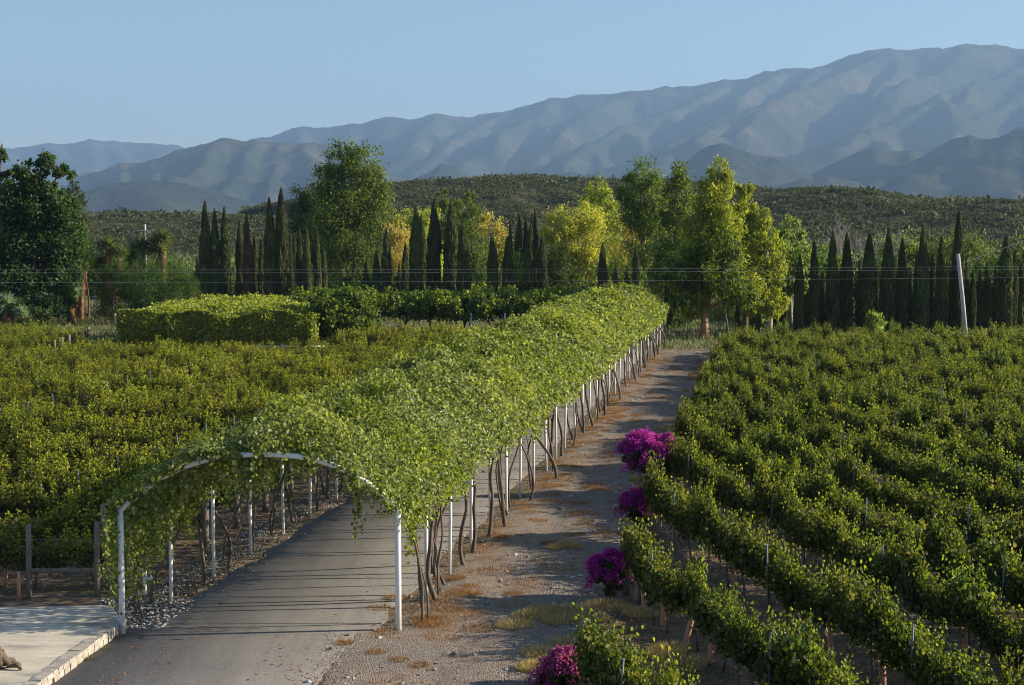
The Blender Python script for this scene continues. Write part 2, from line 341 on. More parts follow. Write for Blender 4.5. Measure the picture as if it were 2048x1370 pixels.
# ------------------------------------------------------------------ mountains
SEG = []
def ridge(pts, r=60, k=.5):
    P = [at(a, b, c) for a, b, c in pts]
    for p, q in zip(P, P[1:]): SEG.append((p, q, r, k))
def dline(pts, d0, d1): return [(a, b, d0+(d1-d0)*i/(len(pts)-1)) for i, (a, b) in enumerate(pts)]
g = rng(11)
main = dline([(430, 330), (480, 300), (525, 278), (600, 256), (700, 250), (745, 244), (780, 236), (870, 225), (960, 226), (1000, 230), (1050, 214), (1110, 197), (1170, 192), (1230, 189), (1260, 184), (1330, 173), (1390, 169), (1450, 160), (1560, 140), (1640, 130), (1700, 120), (1745, 104), (1790, 97), (1870, 98), (1940, 91), (2000, 95), (2048, 99), (2150, 85), (2300, 100), (2500, 150)], 9600, 8400)
ridge(main, 70, .5)
for pts, d0, d1 in [
    ([(1260, 184), (1190, 212), (1140, 250), (1100, 300), (1070, 350), (1050, 385)], 8900, 6300),
    ([(1450, 160), (1400, 195), (1330, 222), (1250, 252), (1180, 290), (1130, 320), (1100, 370)], 8800, 6200),
    ([(1000, 230), (960, 252), (900, 275), (870, 310), (840, 345)], 9200, 6900),
    ([(780, 236), (760, 262), (740, 290), (760, 320), (800, 350)], 9400, 7200),
    ([(870, 225), (850, 250), (830, 275), (800, 300)], 9300, 7500),
    ([(1110, 197), (1070, 230), (1010, 262), (960, 300), (930, 340)], 9000, 6800),
    ([(1790, 97), (1700, 140), (1620, 170), (1540, 205), (1440, 245), (1370, 285), (1310, 330)], 8500, 6000),
    ([(1560, 140), (1500, 175), (1460, 215), (1400, 262), (1330, 310)], 8650, 6500),
    ([(1940, 91), (1900, 135), (1830, 160), (1770, 190), (1740, 240), (1700, 280), (1660, 310)], 8450, 6100),
    ([(1790, 97), (1800, 140), (1775, 180), (1790, 210), (1760, 240)], 8500, 7000),
    ([(2120, 90), (2048, 135), (1960, 165), (1880, 190), (1820, 225), (1740, 262), (1660, 300)], 8350, 5900),
    ([(2200, 90), (2130, 150), (2048, 190), (1990, 220), (1930, 260), (1880, 290)], 8300, 5800),
    ([(1640, 130), (1600, 165), (1590, 210), (1560, 250), (1570, 290), (1540, 320)], 8600, 6300),
    ([(600, 256), (590, 280), (610, 300)], 9500, 8000), ([(700, 250), (690, 275), (700, 300)], 9450, 8000)]:
    ridge(dline(pts, d0, d1), 25, .8)
    for q in range(1, len(pts)-1):       # small side spurs
        for sgn in (-1, 1):
            if g.random() < .55: continue
            x, y = pts[q]; D = d0+(d1-d0)*q/(len(pts)-1); L = g.uniform(25, 60)
            ridge([(x, y+5, D), (x+sgn*L*.55, y+L*.5, D-350), (x+sgn*L, y+L*1.05, D-700)], 14, .85)
leftm = dline([(120, 385), (180, 350), (240, 334), (300, 326), (360, 306), (400, 289), (440, 272), (470, 275), (520, 284), (560, 291), (610, 285), (640, 288), (690, 301), (740, 317), (800, 347), (860, 380)], 6800, 6500)
leftm = [(a, b, c*.88) for a, b, c in leftm]; ridge(leftm, 40, .55)
for pts, d0, d1 in [([(440, 272), (435, 300), (400, 330), (350, 352), (330, 380)], 6650, 5200), ([(610, 285), (622, 310), (612, 340), (600, 375)], 6550, 5300),
                    ([(520, 284), (500, 318), (455, 350), (430, 385)], 6600, 5200), ([(300, 326), (318, 345), (300, 370)], 6700, 5600), ([(690, 301), (705, 335), (740, 365), (780, 390)], 6500, 5300),
                    ([(240, 334), (255, 355), (210, 385)], 6750, 5600), ([(560, 291), (555, 325), (530, 360), (520, 395)], 6580, 5200)]:
    ridge(dline(pts, d0*.88, d1*.88), 14, .75)
ridge(dline([(130, 430), (180, 398), (230, 372), (310, 365), (380, 371), (440, 386), (490, 406), (540, 432)], 4200, 4000), 60, .42)
ridge(dline([(310, 365), (330, 390), (340, 420)], 4150, 3600), 40, .45)
ridge(dline([(-250, 315), (-50, 300), (0, 297), (90, 287), (180, 280), (220, 284), (260, 286), (300, 289), (340, 290), (370, 300), (420, 330)], 11800, 11000), 80, .5)
for pts in ([(90, 287), (130, 310), (170, 335)], [(220, 284), (250, 310), (260, 340)], [(0, 297), (20, 320), (60, 350)], [(300, 289), (320, 310), (300, 340)], [(180, 280), (195, 310), (180, 340)]):
    ridge(dline(pts, 11400, 9800), 40, .6)
for pts, d0, d1 in [
    ([(1310, 400), (1345, 370), (1385, 335), (1425, 300), (1450, 290), (1480, 306), (1540, 328), (1600, 357), (1660, 385)], 5300, 5100),
    ([(1450, 290), (1455, 320), (1430, 360), (1420, 390)], 5250, 4500), ([(1540, 328), (1530, 355), (1500, 385)], 5150, 4500),
    ([(1480, 306), (1560, 313), (1640, 325), (1720, 332)], 6000, 6000),
    ([(1590, 385), (1625, 356), (1680, 345), (1730, 312), (1760, 297), (1820, 305), (1860, 318), (1910, 340)], 5500, 5300),
    ([(1760, 297), (1765, 330), (1730, 365)], 5450, 4700), ([(1820, 305), (1830, 335), (1800, 365)], 5350, 4700),
    ([(1740, 395), (1800, 362), (1850, 325), (1880, 300), (1905, 281), (1950, 278), (1990, 288), (2048, 262), (2110, 250), (2300, 240)], 5100, 4900),
    ([(1905, 281), (1930, 315), (1955, 345), (1960, 380)], 5050, 4300), ([(1880, 300), (1870, 335), (1850, 370)], 5080, 4400),
    ([(2048, 262), (2030, 300), (2020, 345), (2040, 385)], 4950, 4200), ([(2110, 250), (2100, 310), (2120, 370)], 4900, 4200), ([(1990, 288), (1985, 330), (1990, 370)], 5000, 4300),
    ([(1760, 400), (1800, 365), (1830, 353), (1870, 370), (1910, 392)], 4500, 4400),
    ([(1500, 392), (1560, 368), (1600, 356), (1650, 355), (1700, 368), (1760, 385)], 4700, 4600),
    ([(600, 420), (660, 380), (700, 340), (740, 318)], 5600, 6300), ([(830, 400), (860, 360), (900, 330), (940, 340), (980, 380)], 5900, 5800), ([(1060, 400), (1100, 360), (1150, 345), (1200, 350), (1260, 380)], 5700, 5600)]:
    ridge(dline(pts, d0*.87, d1*.87), 14, .62)
pxs = np.linspace(-260, 2320, 900); Ds = np.geomspace(2600, 12800, 300)
A, Dg = np.meshgrid((pxs-1024)/FP, Ds); Xm = (A*Dg).astype(np.float32); Ym = Dg.astype(np.float32)
wx = fbm(Xm/700, Ym/700, 21, 3)*140; wy = fbm(Xm/700, Ym/700, 31, 3)*140
Xw = Xm+wx.astype(np.float32); Yw = Ym+wy.astype(np.float32)
Zm = np.full(Xm.shape, -1e4, np.float32)
for p, q, r, k in SEG:
    d = (q-p).astype(np.float32); L2 = float(d[0]**2+d[1]**2)+1e-3
    t = np.clip(((Xw-p[0])*d[0]+(Yw-p[1])*d[1])/L2, 0, 1)
    dist = np.hypot(Xw-(p[0]+t*d[0]), Yw-(p[1]+t*d[1]))
    h = p[2]+t*d[2]-k*(np.sqrt(dist*dist+r*r)-r)
    s = 16.; m_ = np.maximum(Zm, h); Zm = m_+s*np.log(np.exp((Zm-m_)/s)+np.exp((h-m_)/s))-np.where(Zm > -9e3, s*.25, 0)*0
base = 28*np.clip((np.hypot(Xm, Ym)-1200)/3300, 0, 1)-2+fbm(Xm/300, Ym/300, 4, 3)*16
s = 14.; m_ = np.maximum(Zm, base); Zm = m_+s*np.log(np.exp((Zm-m_)/s)+np.exp((base-m_)/s))-10
rg = 1-np.abs(fbm(Xm/260, Ym/420, 41, 4))*5
Zm = Zm+np.clip(Zm/150, 0, 1)*((rg-.5)*15+(1-np.abs(fbm(Xm/110, Ym/170, 61, 4))*5-.5)*6+fbm(Xm/60, Ym/60, 51, 3)*9)
Zm[0, :] = -30
V = np.stack([Xm, Ym, Zm], -1).reshape(-1, 3); nx = len(pxs); n = (len(Ds)-1)*(nx-1); i = np.arange(n); a = i//(nx-1)*nx+i % (nx-1)
o = link('mountains', fast_mesh('mountains', V, np.stack([a, a+1, a+nx+1, a+nx], 1), smooth=True), mountain_mat()); tag(o, kind='structure')

# ------------------------------------------------------------------ scrubby near hills
def crest(pts): return [at(a, b+8, c) for a, b, c in pts]
hill_defs = [
    ('hill', [(790, 378, 505), (820, 362, 510), (850, 355, 515), (900, 353, 520), (1000, 348, 520), (1100, 349, 525), (1200, 350, 525), (1300, 352, 520), (1350, 358, 510), (1420, 365, 500), (1500, 378, 480), (1580, 381, 470), (1660, 377, 470), (1720, 381, 465), (1780, 388, 460), (1850, 391, 455), (1920, 391, 450), (1980, 396, 445), (2048, 403, 440), (2200, 410, 440), (2500, 440, 430)], 1),
    ('hill', [(-300, 450, 470), (0, 440, 470), (100, 432, 475), (180, 425, 480), (230, 420, 480), (300, 427, 480), (350, 433, 475), (400, 441, 470), (450, 438, 475), (520, 437, 480), (600, 443, 480), (700, 455, 480)], 2)]
def hill_h(X, Y, C, seed):
    Z = np.full(X.shape, -50.)
    for p, q in zip(C, C[1:]):
        d = q-p; L2 = d[0]**2+d[1]**2; t = np.clip(((X-p[0])*d[0]+(Y-p[1])*d[1])/L2, 0, 1)
        cx = p[0]+t*d[0]; cy = p[1]+t*d[1]; dy = np.maximum(Y-cy-40, 0)
        dist = np.hypot((X-cx)*np.where((t <= 0) | (t >= 1), 2.6, 1), np.where(Y > cy, dy, Y-cy))
        top = p[2]+t*d[2]
        u = np.clip(dist/150., 0, 1); prof = 1-(u*u*(3-2*u))*1.0
        Z = np.maximum(Z, (top+2)*prof-2)
    return Z+fbm(X/45, Y/45, seed, 3)*5*np.clip(Z/8, 0, 1)
hm = hill_mat()
hlabel = []
for name, pts, sd_ in hill_defs:
    C = crest(pts); x0 = C[0][0]-60; x1 = C[-1][0]+60
    xs = np.arange(x0, x1, 3.); ys = np.arange(300, 640, 3.)
    V, Fq = grid(xs, ys, lambda X, Y: hill_h(X, Y, C, sd_))
    o = link(name, fast_mesh('hill', V, Fq, smooth=True), hm); tag(o, kind='structure')
    g = rng(60+sd_); area = (x1-x0)*190; n = int(area*.8)
    X = g.uniform(max(x0, -190), min(x1, 190), n); Y = 330+g.uniform(0, 1, n)*290
    Z = hill_h(X, Y, C, sd_); ok = (Z > .3) & (vn(X/9, Y/9, 5)+g.uniform(-.3, .3, n) > .33) & (np.abs(X) < .36*Y); X, Y, Z = X[ok], Y[ok], Z[ok]; n = len(X)
    rad = g.uniform(.35, 1.0, n)*np.where(g.random(n) < .05, 1.9, 1); K = 18
    off = runit(g, n*K).reshape(n, K, 3)*g.uniform(.5, 1, (n, K, 1)); off[..., 2] = np.abs(off[..., 2])*.8
    P = np.stack([X, Y, Z], 1)[:, None]+off*rad[:, None, None]
    Dn = off+runit(g, n*K).reshape(n, K, 3)*.8; Nn = runit(g, n*K)
    V, Fq, _ = leaves(P.reshape(-1, 3), Dn.reshape(-1, 3), Nn, np.repeat(rad*.65, K), .8, False)
    o = link('scrub', fast_mesh('scrub', V, Fq), M['hillshrub']); tag(o, kind='stuff', label='grey green desert scrub covering the '+('flat topped hill' if sd_ == 1 else 'low left hill'), cat='scrub')

# ------------------------------------------------------------------ foliage builders
def blob_leaves(g, c, r, n, ls, droop=.3, width=.5, clump=90, shell=.55, six=False, cs=.22):
    """ellipsoid lobe filled with leaf clumps"""
    nc = max(6, n//clump); d = runit(g, nc); d[:, 2] = np.where(d[:, 2] < -.3, d[:, 2]*.6, d[:, 2])
    rr = shell+(1-shell)*g.random(nc)**.5; cc = c+d*rr[:, None]*r*g.uniform(.85, 1.12, (nc, 1))
    sz = g.uniform(.5, 1.3, nc)*cs*min(r)
    k = n//nc; o = g.normal(size=(nc, k, 3))*sz[:, None, None]*np.array([1, 1, 1.15])
    P = (cc[:, None]+o).reshape(-1, 3)
    out = P-c; out /= np.linalg.norm(out, axis=1)[:, None]+1e-6
    Dn = runit(g, len(P))*.9+out*.4-np.array([0, 0, droop])*2*(.5+g.random((len(P), 1))); Nn = runit(g, len(P))+out*1.2+np.array([0, 0, .4])
    return leaves(P, Dn, Nn, ls*g.uniform(.6, 1.3, len(P)), width, six)
def tree(name, label, cat, D, lobes, mat, base, group=None, dens=1., ls=.3, droop=.35, trunk=.22, bark='bark', trunk_tilt=0, width=.42, limbs=True, seed=0, cs=.22):
    bx = gp(base, 600)[0]/gp(base, 600)[1]*D; root = empty(name, (bx, D, 0)); tag(root, label, cat, group)
    g = rng(seed+int(base)); parts = []; L = []
    for (cx, cy, rx, ry) in lobes:
        c = at(cx, cy, D); c[1] += g.uniform(-.5, .5)*rx/FP*D; r = np.array([rx, rx*.95, ry])*D/FP*(1.1 if D > 110 else .95)
        c = c-np.array([bx, D, 0]); L.append((c, r))
        area = rx*ry*(D/FP)**2; n = int(area*760*dens/(ls/.3)**2)
        parts.append(blob_leaves(g, c, r, max(n, 80), ls, droop, width, cs=cs))
    link('crown', fast_mesh('crown', *join(parts)[:2]), mat, root)
    mb = MB(); top = max(c[2] for c, r in L)
    cxm = np.mean([c[0] for c, r in L if c[2] > top*.55])
    pts = [np.array([trunk_tilt*t*0+cxm*t**1.6+.12*math.sin(t*5+seed), .1*math.sin(t*4+1+seed), top*t*.92-.1]) for t in np.linspace(0, 1, 9)]
    mb.tube(pts, [trunk*(1.5 if k == 0 else 1)*(1-.8*k/8) for k in range(9)], 10); mb.build('trunk', M[bark], root)
    if limbs:
        for c, r in L:
            t0 = min(.75, max(.2, (c[2]-r[2]*.6)/top*.7)); s0 = np.array([cxm*t0**1.6, 0, top*t0*.92])
            mid = s0*.5+c*.5+np.array([0, 0, -.15*abs(c[0]-s0[0])]); q = MB(); q.tube([s0, mid, c, c+(c-mid)*.4], [trunk*.4, trunk*.28, trunk*.15, trunk*.06], 6); q.build('branch', M[bark], root)
    return root
T = tree
gT = 'gum and willow trees beyond the pergolas'
T('gum_tree', 'tall dense green gum tree with a rounded double top, left of centre', 'tree', 165, [(682, 325, 30, 38), (728, 335, 34, 42), (700, 380, 62, 45), (672, 430, 48, 55), (735, 420, 42, 60), (700, 480, 62, 55), (745, 400, 30, 40), (715, 540, 55, 45), (690, 575, 50, 30), (660, 360, 25, 35)], M['t_green'], 705, gT, dens=1.15, seed=1)
T('gum_tree', 'dark gum tree close behind the left of the tall double-topped tree', 'tree', 172, [(603, 405, 22, 28), (638, 395, 24, 28), (618, 440, 34, 40), (655, 470, 30, 50), (628, 500, 36, 50), (625, 560, 36, 40)], M['t_dark'], 628, gT, seed=2)
T('willow_tree', 'orange yellow willow right beside the tall double-topped green tree', 'tree', 160, [(797, 465, 24, 32), (800, 510, 30, 45), (795, 560, 26, 35)], M['t_orange'], 800, gT, seed=3)
T('willow_tree', 'small lemon yellow willow behind the twin cypress tips', 'tree', 166, [(820, 440, 26, 24), (835, 475, 30, 35), (858, 440, 20, 25), (850, 530, 34, 50)], M['t_yellow'], 835, gT, seed=4)
T('poplar_tree', 'slim green tree with a pointed top between two cypresses', 'tree', 176, [(884, 405, 13, 24), (882, 445, 22, 35), (885, 510, 28, 55)], M['t_green'], 884, gT, seed=5)
T('poplar_tree', 'bright green leaning tree just right of the widest cypress', 'tree', 174, [(910, 425, 15, 28), (918, 465, 24, 40), (925, 530, 24, 50)], M['t_green'], 918, gT, seed=6)
T('poplar_tree', 'green pointed tree left of the pale orange willow', 'tree', 172, [(943, 405, 12, 22), (945, 450, 24, 38), (950, 510, 34, 50), (955, 565, 30, 30)], M['t_green'], 946, gT, seed=7)
T('willow_tree', 'pale orange willow with an open top, left of the cypress cluster', 'tree', 158, [(983, 450, 26, 22), (1000, 478, 20, 28), (1003, 530, 20, 40), (1000, 570, 22, 28)], M['t_orange'], 998, gT, seed=8)
T('willow_tree', 'green low tree between the cypress cluster and its single neighbour', 'tree', 150, [(1025, 540, 22, 40), (1075, 570, 22, 30), (960, 570, 26, 26)], M['t_lime'], 1020, gT, seed=9)
T('willow_tree', 'broad golden willow, widest of the yellow trees', 'tree', 155, [(1115, 455, 28, 34), (1160, 440, 40, 36), (1120, 500, 32, 40), (1168, 490, 44, 50), (1150, 545, 34, 40), (1190, 520, 26, 50), (1170, 580, 30, 22)], M['t_yellow'], 1160, gT, dens=1.1, seed=10, cs=.18)
T('willow_tree', 'dark green shrubby tree under the left side of the golden willow', 'tree', 152, [(1110, 530, 30, 45), (1125, 570, 36, 30)], M['t_dark'], 1112, gT, seed=11)
T('willow_tree', 'lime yellow willow with a rounded crown above the golden one', 'tree', 165, [(1190, 388, 30, 27), (1198, 425, 32, 35), (1222, 440, 24, 32), (1210, 480, 32, 45), (1225, 530, 28, 40)], M['t_lime'], 1205, gT, seed=12, cs=.18)
T('willow_tree', 'dull orange willow standing below the dark round-topped gum', 'tree', 158, [(1255, 460, 22, 24), (1275, 475, 20, 28), (1262, 510, 34, 40), (1285, 525, 16, 38), (1260, 560, 34, 30)], M['t_orange'], 1265, gT, seed=13, dens=.8)
T('gum_tree', 'dark green round-topped gum above the dull orange willow', 'tree', 150, [(1258, 385, 20, 38), (1292, 358, 26, 34), (1288, 400, 36, 42), (1300, 440, 32, 38), (1270, 430, 28, 38), (1295, 500, 38, 50), (1300, 560, 36, 40)], M['t_green'], 1290, gT, dens=1.1, seed=14)
T('gum_tree', 'green gum with an oval top and see-through middle', 'tree', 128, [(1362, 355, 22, 24), (1360, 385, 27, 30), (1352, 430, 33, 36), (1345, 480, 36, 40), (1350, 530, 38, 40), (1330, 560, 30, 40)], M['t_green'], 1352, gT, dens=1.2, seed=15)
T('gum_tree', 'big gum with reddish trunk where the dirt path ends', 'tree', 103.5, [(1436, 345, 22, 26), (1432, 375, 32, 32), (1424, 412, 36, 36), (1402, 455, 36, 38), (1445, 455, 38, 40), (1400, 510, 52, 42), (1450, 505, 48, 45), (1430, 560, 58, 40), (1375, 560, 36, 42), (1480, 570, 42, 40), (1385, 610, 32, 30)], M['t_lime'], 1411, gT, dens=1.35, ls=.24, trunk=.27, bark='redbark', seed=16)
T('gum_tree', 'dark green crown standing in for the shaded lower part of the tallest yellow gum', 'tree', 101.8, [(1450, 500, 34, 40), (1440, 545, 48, 40), (1395, 560, 44, 40), (1475, 590, 36, 36), (1365, 590, 30, 36), (1352, 545, 24, 36), (1395, 500, 30, 36)], M['t_green'], 1462, gT, dens=1.1, ls=.26, seed=17, trunk=.09, limbs=False)  # added crown: shaded lower part of the big gum as darker leaf colour
T('gum_tree', 'slender yellow-topped gum next right of the tallest gum', 'tree', 106, [(1489, 388, 20, 24), (1486, 420, 27, 32), (1492, 465, 32, 38), (1488, 515, 36, 42), (1500, 560, 34, 36)], M['t_lime'], 1492, gT, dens=1.2, ls=.25, seed=18)
T('gum_tree', 'golden gum with a leaning top and weeping lower leaves', 'tree', 105, [(1534, 438, 22, 24), (1526, 475, 28, 34), (1546, 520, 30, 34), (1530, 550, 34, 36), (1545, 600, 30, 36), (1510, 610, 28, 32)], M['t_lime'], 1538, gT, dens=1.15, ls=.25, droop=.6, seed=19, bark='greybark')
T('gum_tree', 'pale green weeping gum, last of the gums towards the right cypresses', 'tree', 112, [(1583, 462, 22, 26), (1572, 500, 30, 36), (1596, 520, 26, 34), (1578, 555, 26, 40), (1560, 600, 22, 36)], M['t_pale'], 1578, gT, dens=1.9, ls=.26, droop=.6, seed=20, bark='greybark')
# left garden trees
T('broadleaf_tree', 'large dark broadleaf tree with ragged top at the left edge', 'tree', 119, [(84, 322, 22, 16), (112, 348, 26, 14), (62, 350, 26, 20), (45, 385, 32, 24), (90, 385, 32, 20), (20, 420, 40, 40), (75, 430, 50, 36), (125, 420, 28, 30), (55, 490, 60, 46), (120, 480, 40, 40), (25, 545, 50, 46), (85, 550, 56, 46), (125, 540, 30, 40), (40, 600, 50, 40), (100, 605, 40, 34), (130, 590, 20, 30)], M['t_broad'], 60, None, dens=1.5, ls=.24, droop=.15, width=.8, trunk=.3, seed=31, cs=.2)
T('broadleaf_tree', 'narrow broadleaf tree cut by the left frame edge, behind the large one', 'tree', 124, [(2, 310, 10, 14), (0, 345, 16, 24), (6, 385, 16, 24), (0, 440, 26, 40), (0, 520, 34, 60), (-30, 470, 40, 70), (-40, 570, 50, 60)], M['t_dark'], -10, None, dens=1.1, ls=.27, droop=.15, width=.8, seed=32)
T('conifer_tree', 'spiky dark conifer rising right of the large broadleaf tree', 'tree', 126, [(146, 362, 8, 14), (150, 390, 14, 18), (128, 385, 16, 7), (155, 425, 20, 22), (158, 460, 22, 26), (152, 500, 26, 30), (165, 485, 16, 30), (158, 545, 28, 34)], M['t_dark'], 154, None, dens=1.3, ls=.25, droop=-.1, width=.25, seed=33)
T('round_tree', 'smooth light green domed tree tucked behind the ragged broadleaf', 'tree', 132, [(110, 405, 34, 22), (100, 440, 34, 26)], M['t_green'], 105, None, dens=1.2, ls=.25, seed=34)
for k, (lb, lob, bx, mt) in enumerate([
    ('feathery dark green bush in front of the yuccas, left one', [(225, 570, 28, 34), (240, 545, 26, 24), (215, 610, 30, 32)], 228, 'feather'),
    ('feathery dark green bush in front of the yuccas, middle and tallest one', [(285, 560, 38, 36), (270, 600, 36, 36), (310, 590, 34, 36)], 285, 'feather'),
    ('feathery dark green bush next to the left cypress line', [(345, 555, 30, 32), (362, 590, 22, 32), (335, 600, 34, 30), (378, 575, 16, 26)], 350, 'feather'),
    ('low broadleaf bush under the cypress line, beyond the flat pergola', [(385, 600, 24, 22), (345, 620, 30, 18)], 385, 't_dark'),
    ('bright green sapling bush between conifer and yuccas', [(172, 505, 14, 18), (176, 530, 14, 20)], 174, 't_green')]):
    T('garden_bush', lb, 'bush', 118+k*1.5, lob, M[mt], bx, 'bushes of the garden at left', dens=1.2, ls=.24, droop=-.25, width=.18, trunk=.08, limbs=False, seed=40+k)

# cypresses
def cypress_mesh(seed, n=8500):
    g = rng(seed); t = g.random(n)**.85; a = g.uniform(0, 2*math.pi, n)
    prof = np.minimum(1, (1-t)**.6*1.75)*np.minimum(1, .78+t*1.2)*(1-.12*t)
    lump = .72+.42*vn(a*1.6+seed, t*11, seed)+.26*vn(a*4, t*36, seed+3)
    rr = prof*lump*(.6+.4*g.random(n)**.4)
    P = np.stack([rr*np.cos(a)*.5, rr*np.sin(a)*.5, t*.985], 1)
    Dn = np.stack([np.cos(a)*.35, np.sin(a)*.35, np.full(n, 1.)], 1)+runit(g, n)*.35
    Dn = Dn*np.array([1, 1, .35])
    Nn = np.stack([np.cos(a), np.sin(a), np.full(n, .1)], 1)+runit(g, n)*.5
    return fast_mesh('cypress_crown', *leaves(P, Dn, Nn, .11*g.uniform(.6, 1.3, n)*(1-.5*t), .45, False)[:2])
CM = [cypress_mesh(70+k) for k in range(5)]; 
tb = MB(); tb.tube([(0, 0, -.01), (0, 0, .08), (0, 0, .5)], [.09, .07, .03], 8); CTR = tb.mesh('cypress_trunk'); CTR.materials.append(M['bark'])
for m_ in CM: m_.materials.append(M['cypress'])
ordn = ['first', 'second', 'third', 'fourth', 'fifth', 'sixth', 'seventh', 'eighth', 'ninth', 'tenth', 'eleventh', 'twelfth', 'thirteenth', 'fourteenth', 'fifteenth', 'sixteenth', 'seventeenth', 'eighteenth', 'nineteenth', 'twentieth']+['twenty-'+w for w in ['first', 'second', 'third', 'fourth', 'fifth', 'sixth', 'seventh', 'eighth', 'ninth']]+['thirtieth', 'thirty-first', 'thirty-second', 'thirty-third', 'thirty-fourth']
CY = {
 'left': [(412, 408, 24, 142), (432, 424, 20, 142), (453, 420, 20, 142), (482, 445, 18, 143), (498, 432, 19, 141), (512, 470, 14, 146), (524, 478, 14, 145), (543, 403, 24, 141), (565, 383, 27, 141), (580, 468, 14, 147), (590, 472, 13, 150), (600, 464, 16, 144), (616, 462, 17, 142), (637, 465, 15, 143), (648, 500, 14, 144), (398, 520, 16, 146)],
 'middle': [(733, 528, 14, 140), (755, 505, 17, 140), (774, 462, 20, 139), (799, 530, 10, 141), (810, 490, 17, 139), (832, 417, 25, 140), (846, 436, 20, 142), (868, 405, 27, 140), (901, 413, 30, 140), (928, 458, 28, 138), (986, 478, 23, 138), (1017, 478, 22, 138), (1020, 440, 12, 150), (1032, 455, 14, 155), (1040, 425, 12, 156), (1052, 430, 12, 156), (1058, 455, 24, 138), (1062, 432, 11, 158), (1070, 418, 13, 156), (1086, 478, 21, 138)],
 'path': [(1206, 490, 19, 139), (1229, 538, 14, 139), (1252, 542, 12, 139), (1273, 496, 17, 139), (1306, 553, 14, 138), (1340, 510, 26, 114), (1478, 575, 17, 109), (1509, 560, 22, 108)],
 'right': [(1545, 600, 15, 112), (1567, 575, 16, 110), (1612, 560, 14, 114), (1645, 545, 15, 113), (1677, 540, 14, 114), (1750, 540, 15, 114), (1818, 540, 14, 113), (1889, 540, 15, 114), (1929, 520, 15, 113), (1958, 545, 15, 112), (1990, 540, 16, 113), (2024, 505, 18, 111), (1596, 515, 21, 108), (1628, 488, 20, 108), (1662, 468, 23, 108), (1692, 472, 25, 108), (1718, 525, 16, 112), (1733, 472, 28, 108), (1765, 520, 16, 112), (1776, 462, 25, 108), (1803, 483, 20, 108), (1831, 500, 14, 112), (1845, 456, 24, 108), (1862, 512, 17, 111), (1878, 478, 21, 108), (1903, 520, 16, 112), (1915, 428, 24, 109), (1943, 545, 16, 110), (1972, 530, 18, 112), (2008, 476, 31, 108), (2040, 530, 24, 112)]}
where = {'left': 'in the line beyond the flat pergola', 'middle': 'in the line before the yellow willows', 'path': 'in the sparse line behind the tunnel end', 'right': 'in the line behind the right vineyard'}
gi = 0
for key, lst in CY.items():
    lst = sorted(lst)
    hi = min(range(len(lst)), key=lambda q: lst[q][1])
    for j, (px, ty, wpx, D) in enumerate(lst):
        top = at(px, ty, D)[2]; x = (px-1024)/FP*D*1.0027
        wd = wpx*D/FP*.9
        root = empty('cypress_tree', (x, D, 0), gi*1.7); root.rotation_euler = (.012*math.sin(gi*2.3), .014*math.sin(gi*3.1), gi*1.7)
        lab = ('tallest dark cypress ' if j == hi else ordn[j]+' slim cypress from the left, ')+where[key]
        if (key, px) == ('left', 498): lab = 'half dead cypress with rusty brown foliage, in the left cypress line'
        tag(root, ' '.join(lab.split()), 'cypress', 'cypresses standing in lines')
        me = CM[gi % 5]
        if (key, px) == ('left', 498): me = CM[gi % 5].copy(); me.materials[0] = M['cypress_brown']
        c = link('crown', me, None, root, (0, 0, .12)); c.scale = (wd, wd, top)
        t_ = link('trunk', CTR, None, root, (0, 0, 0)); t_.scale = (1.3, 1.3, top)
        gi += 1

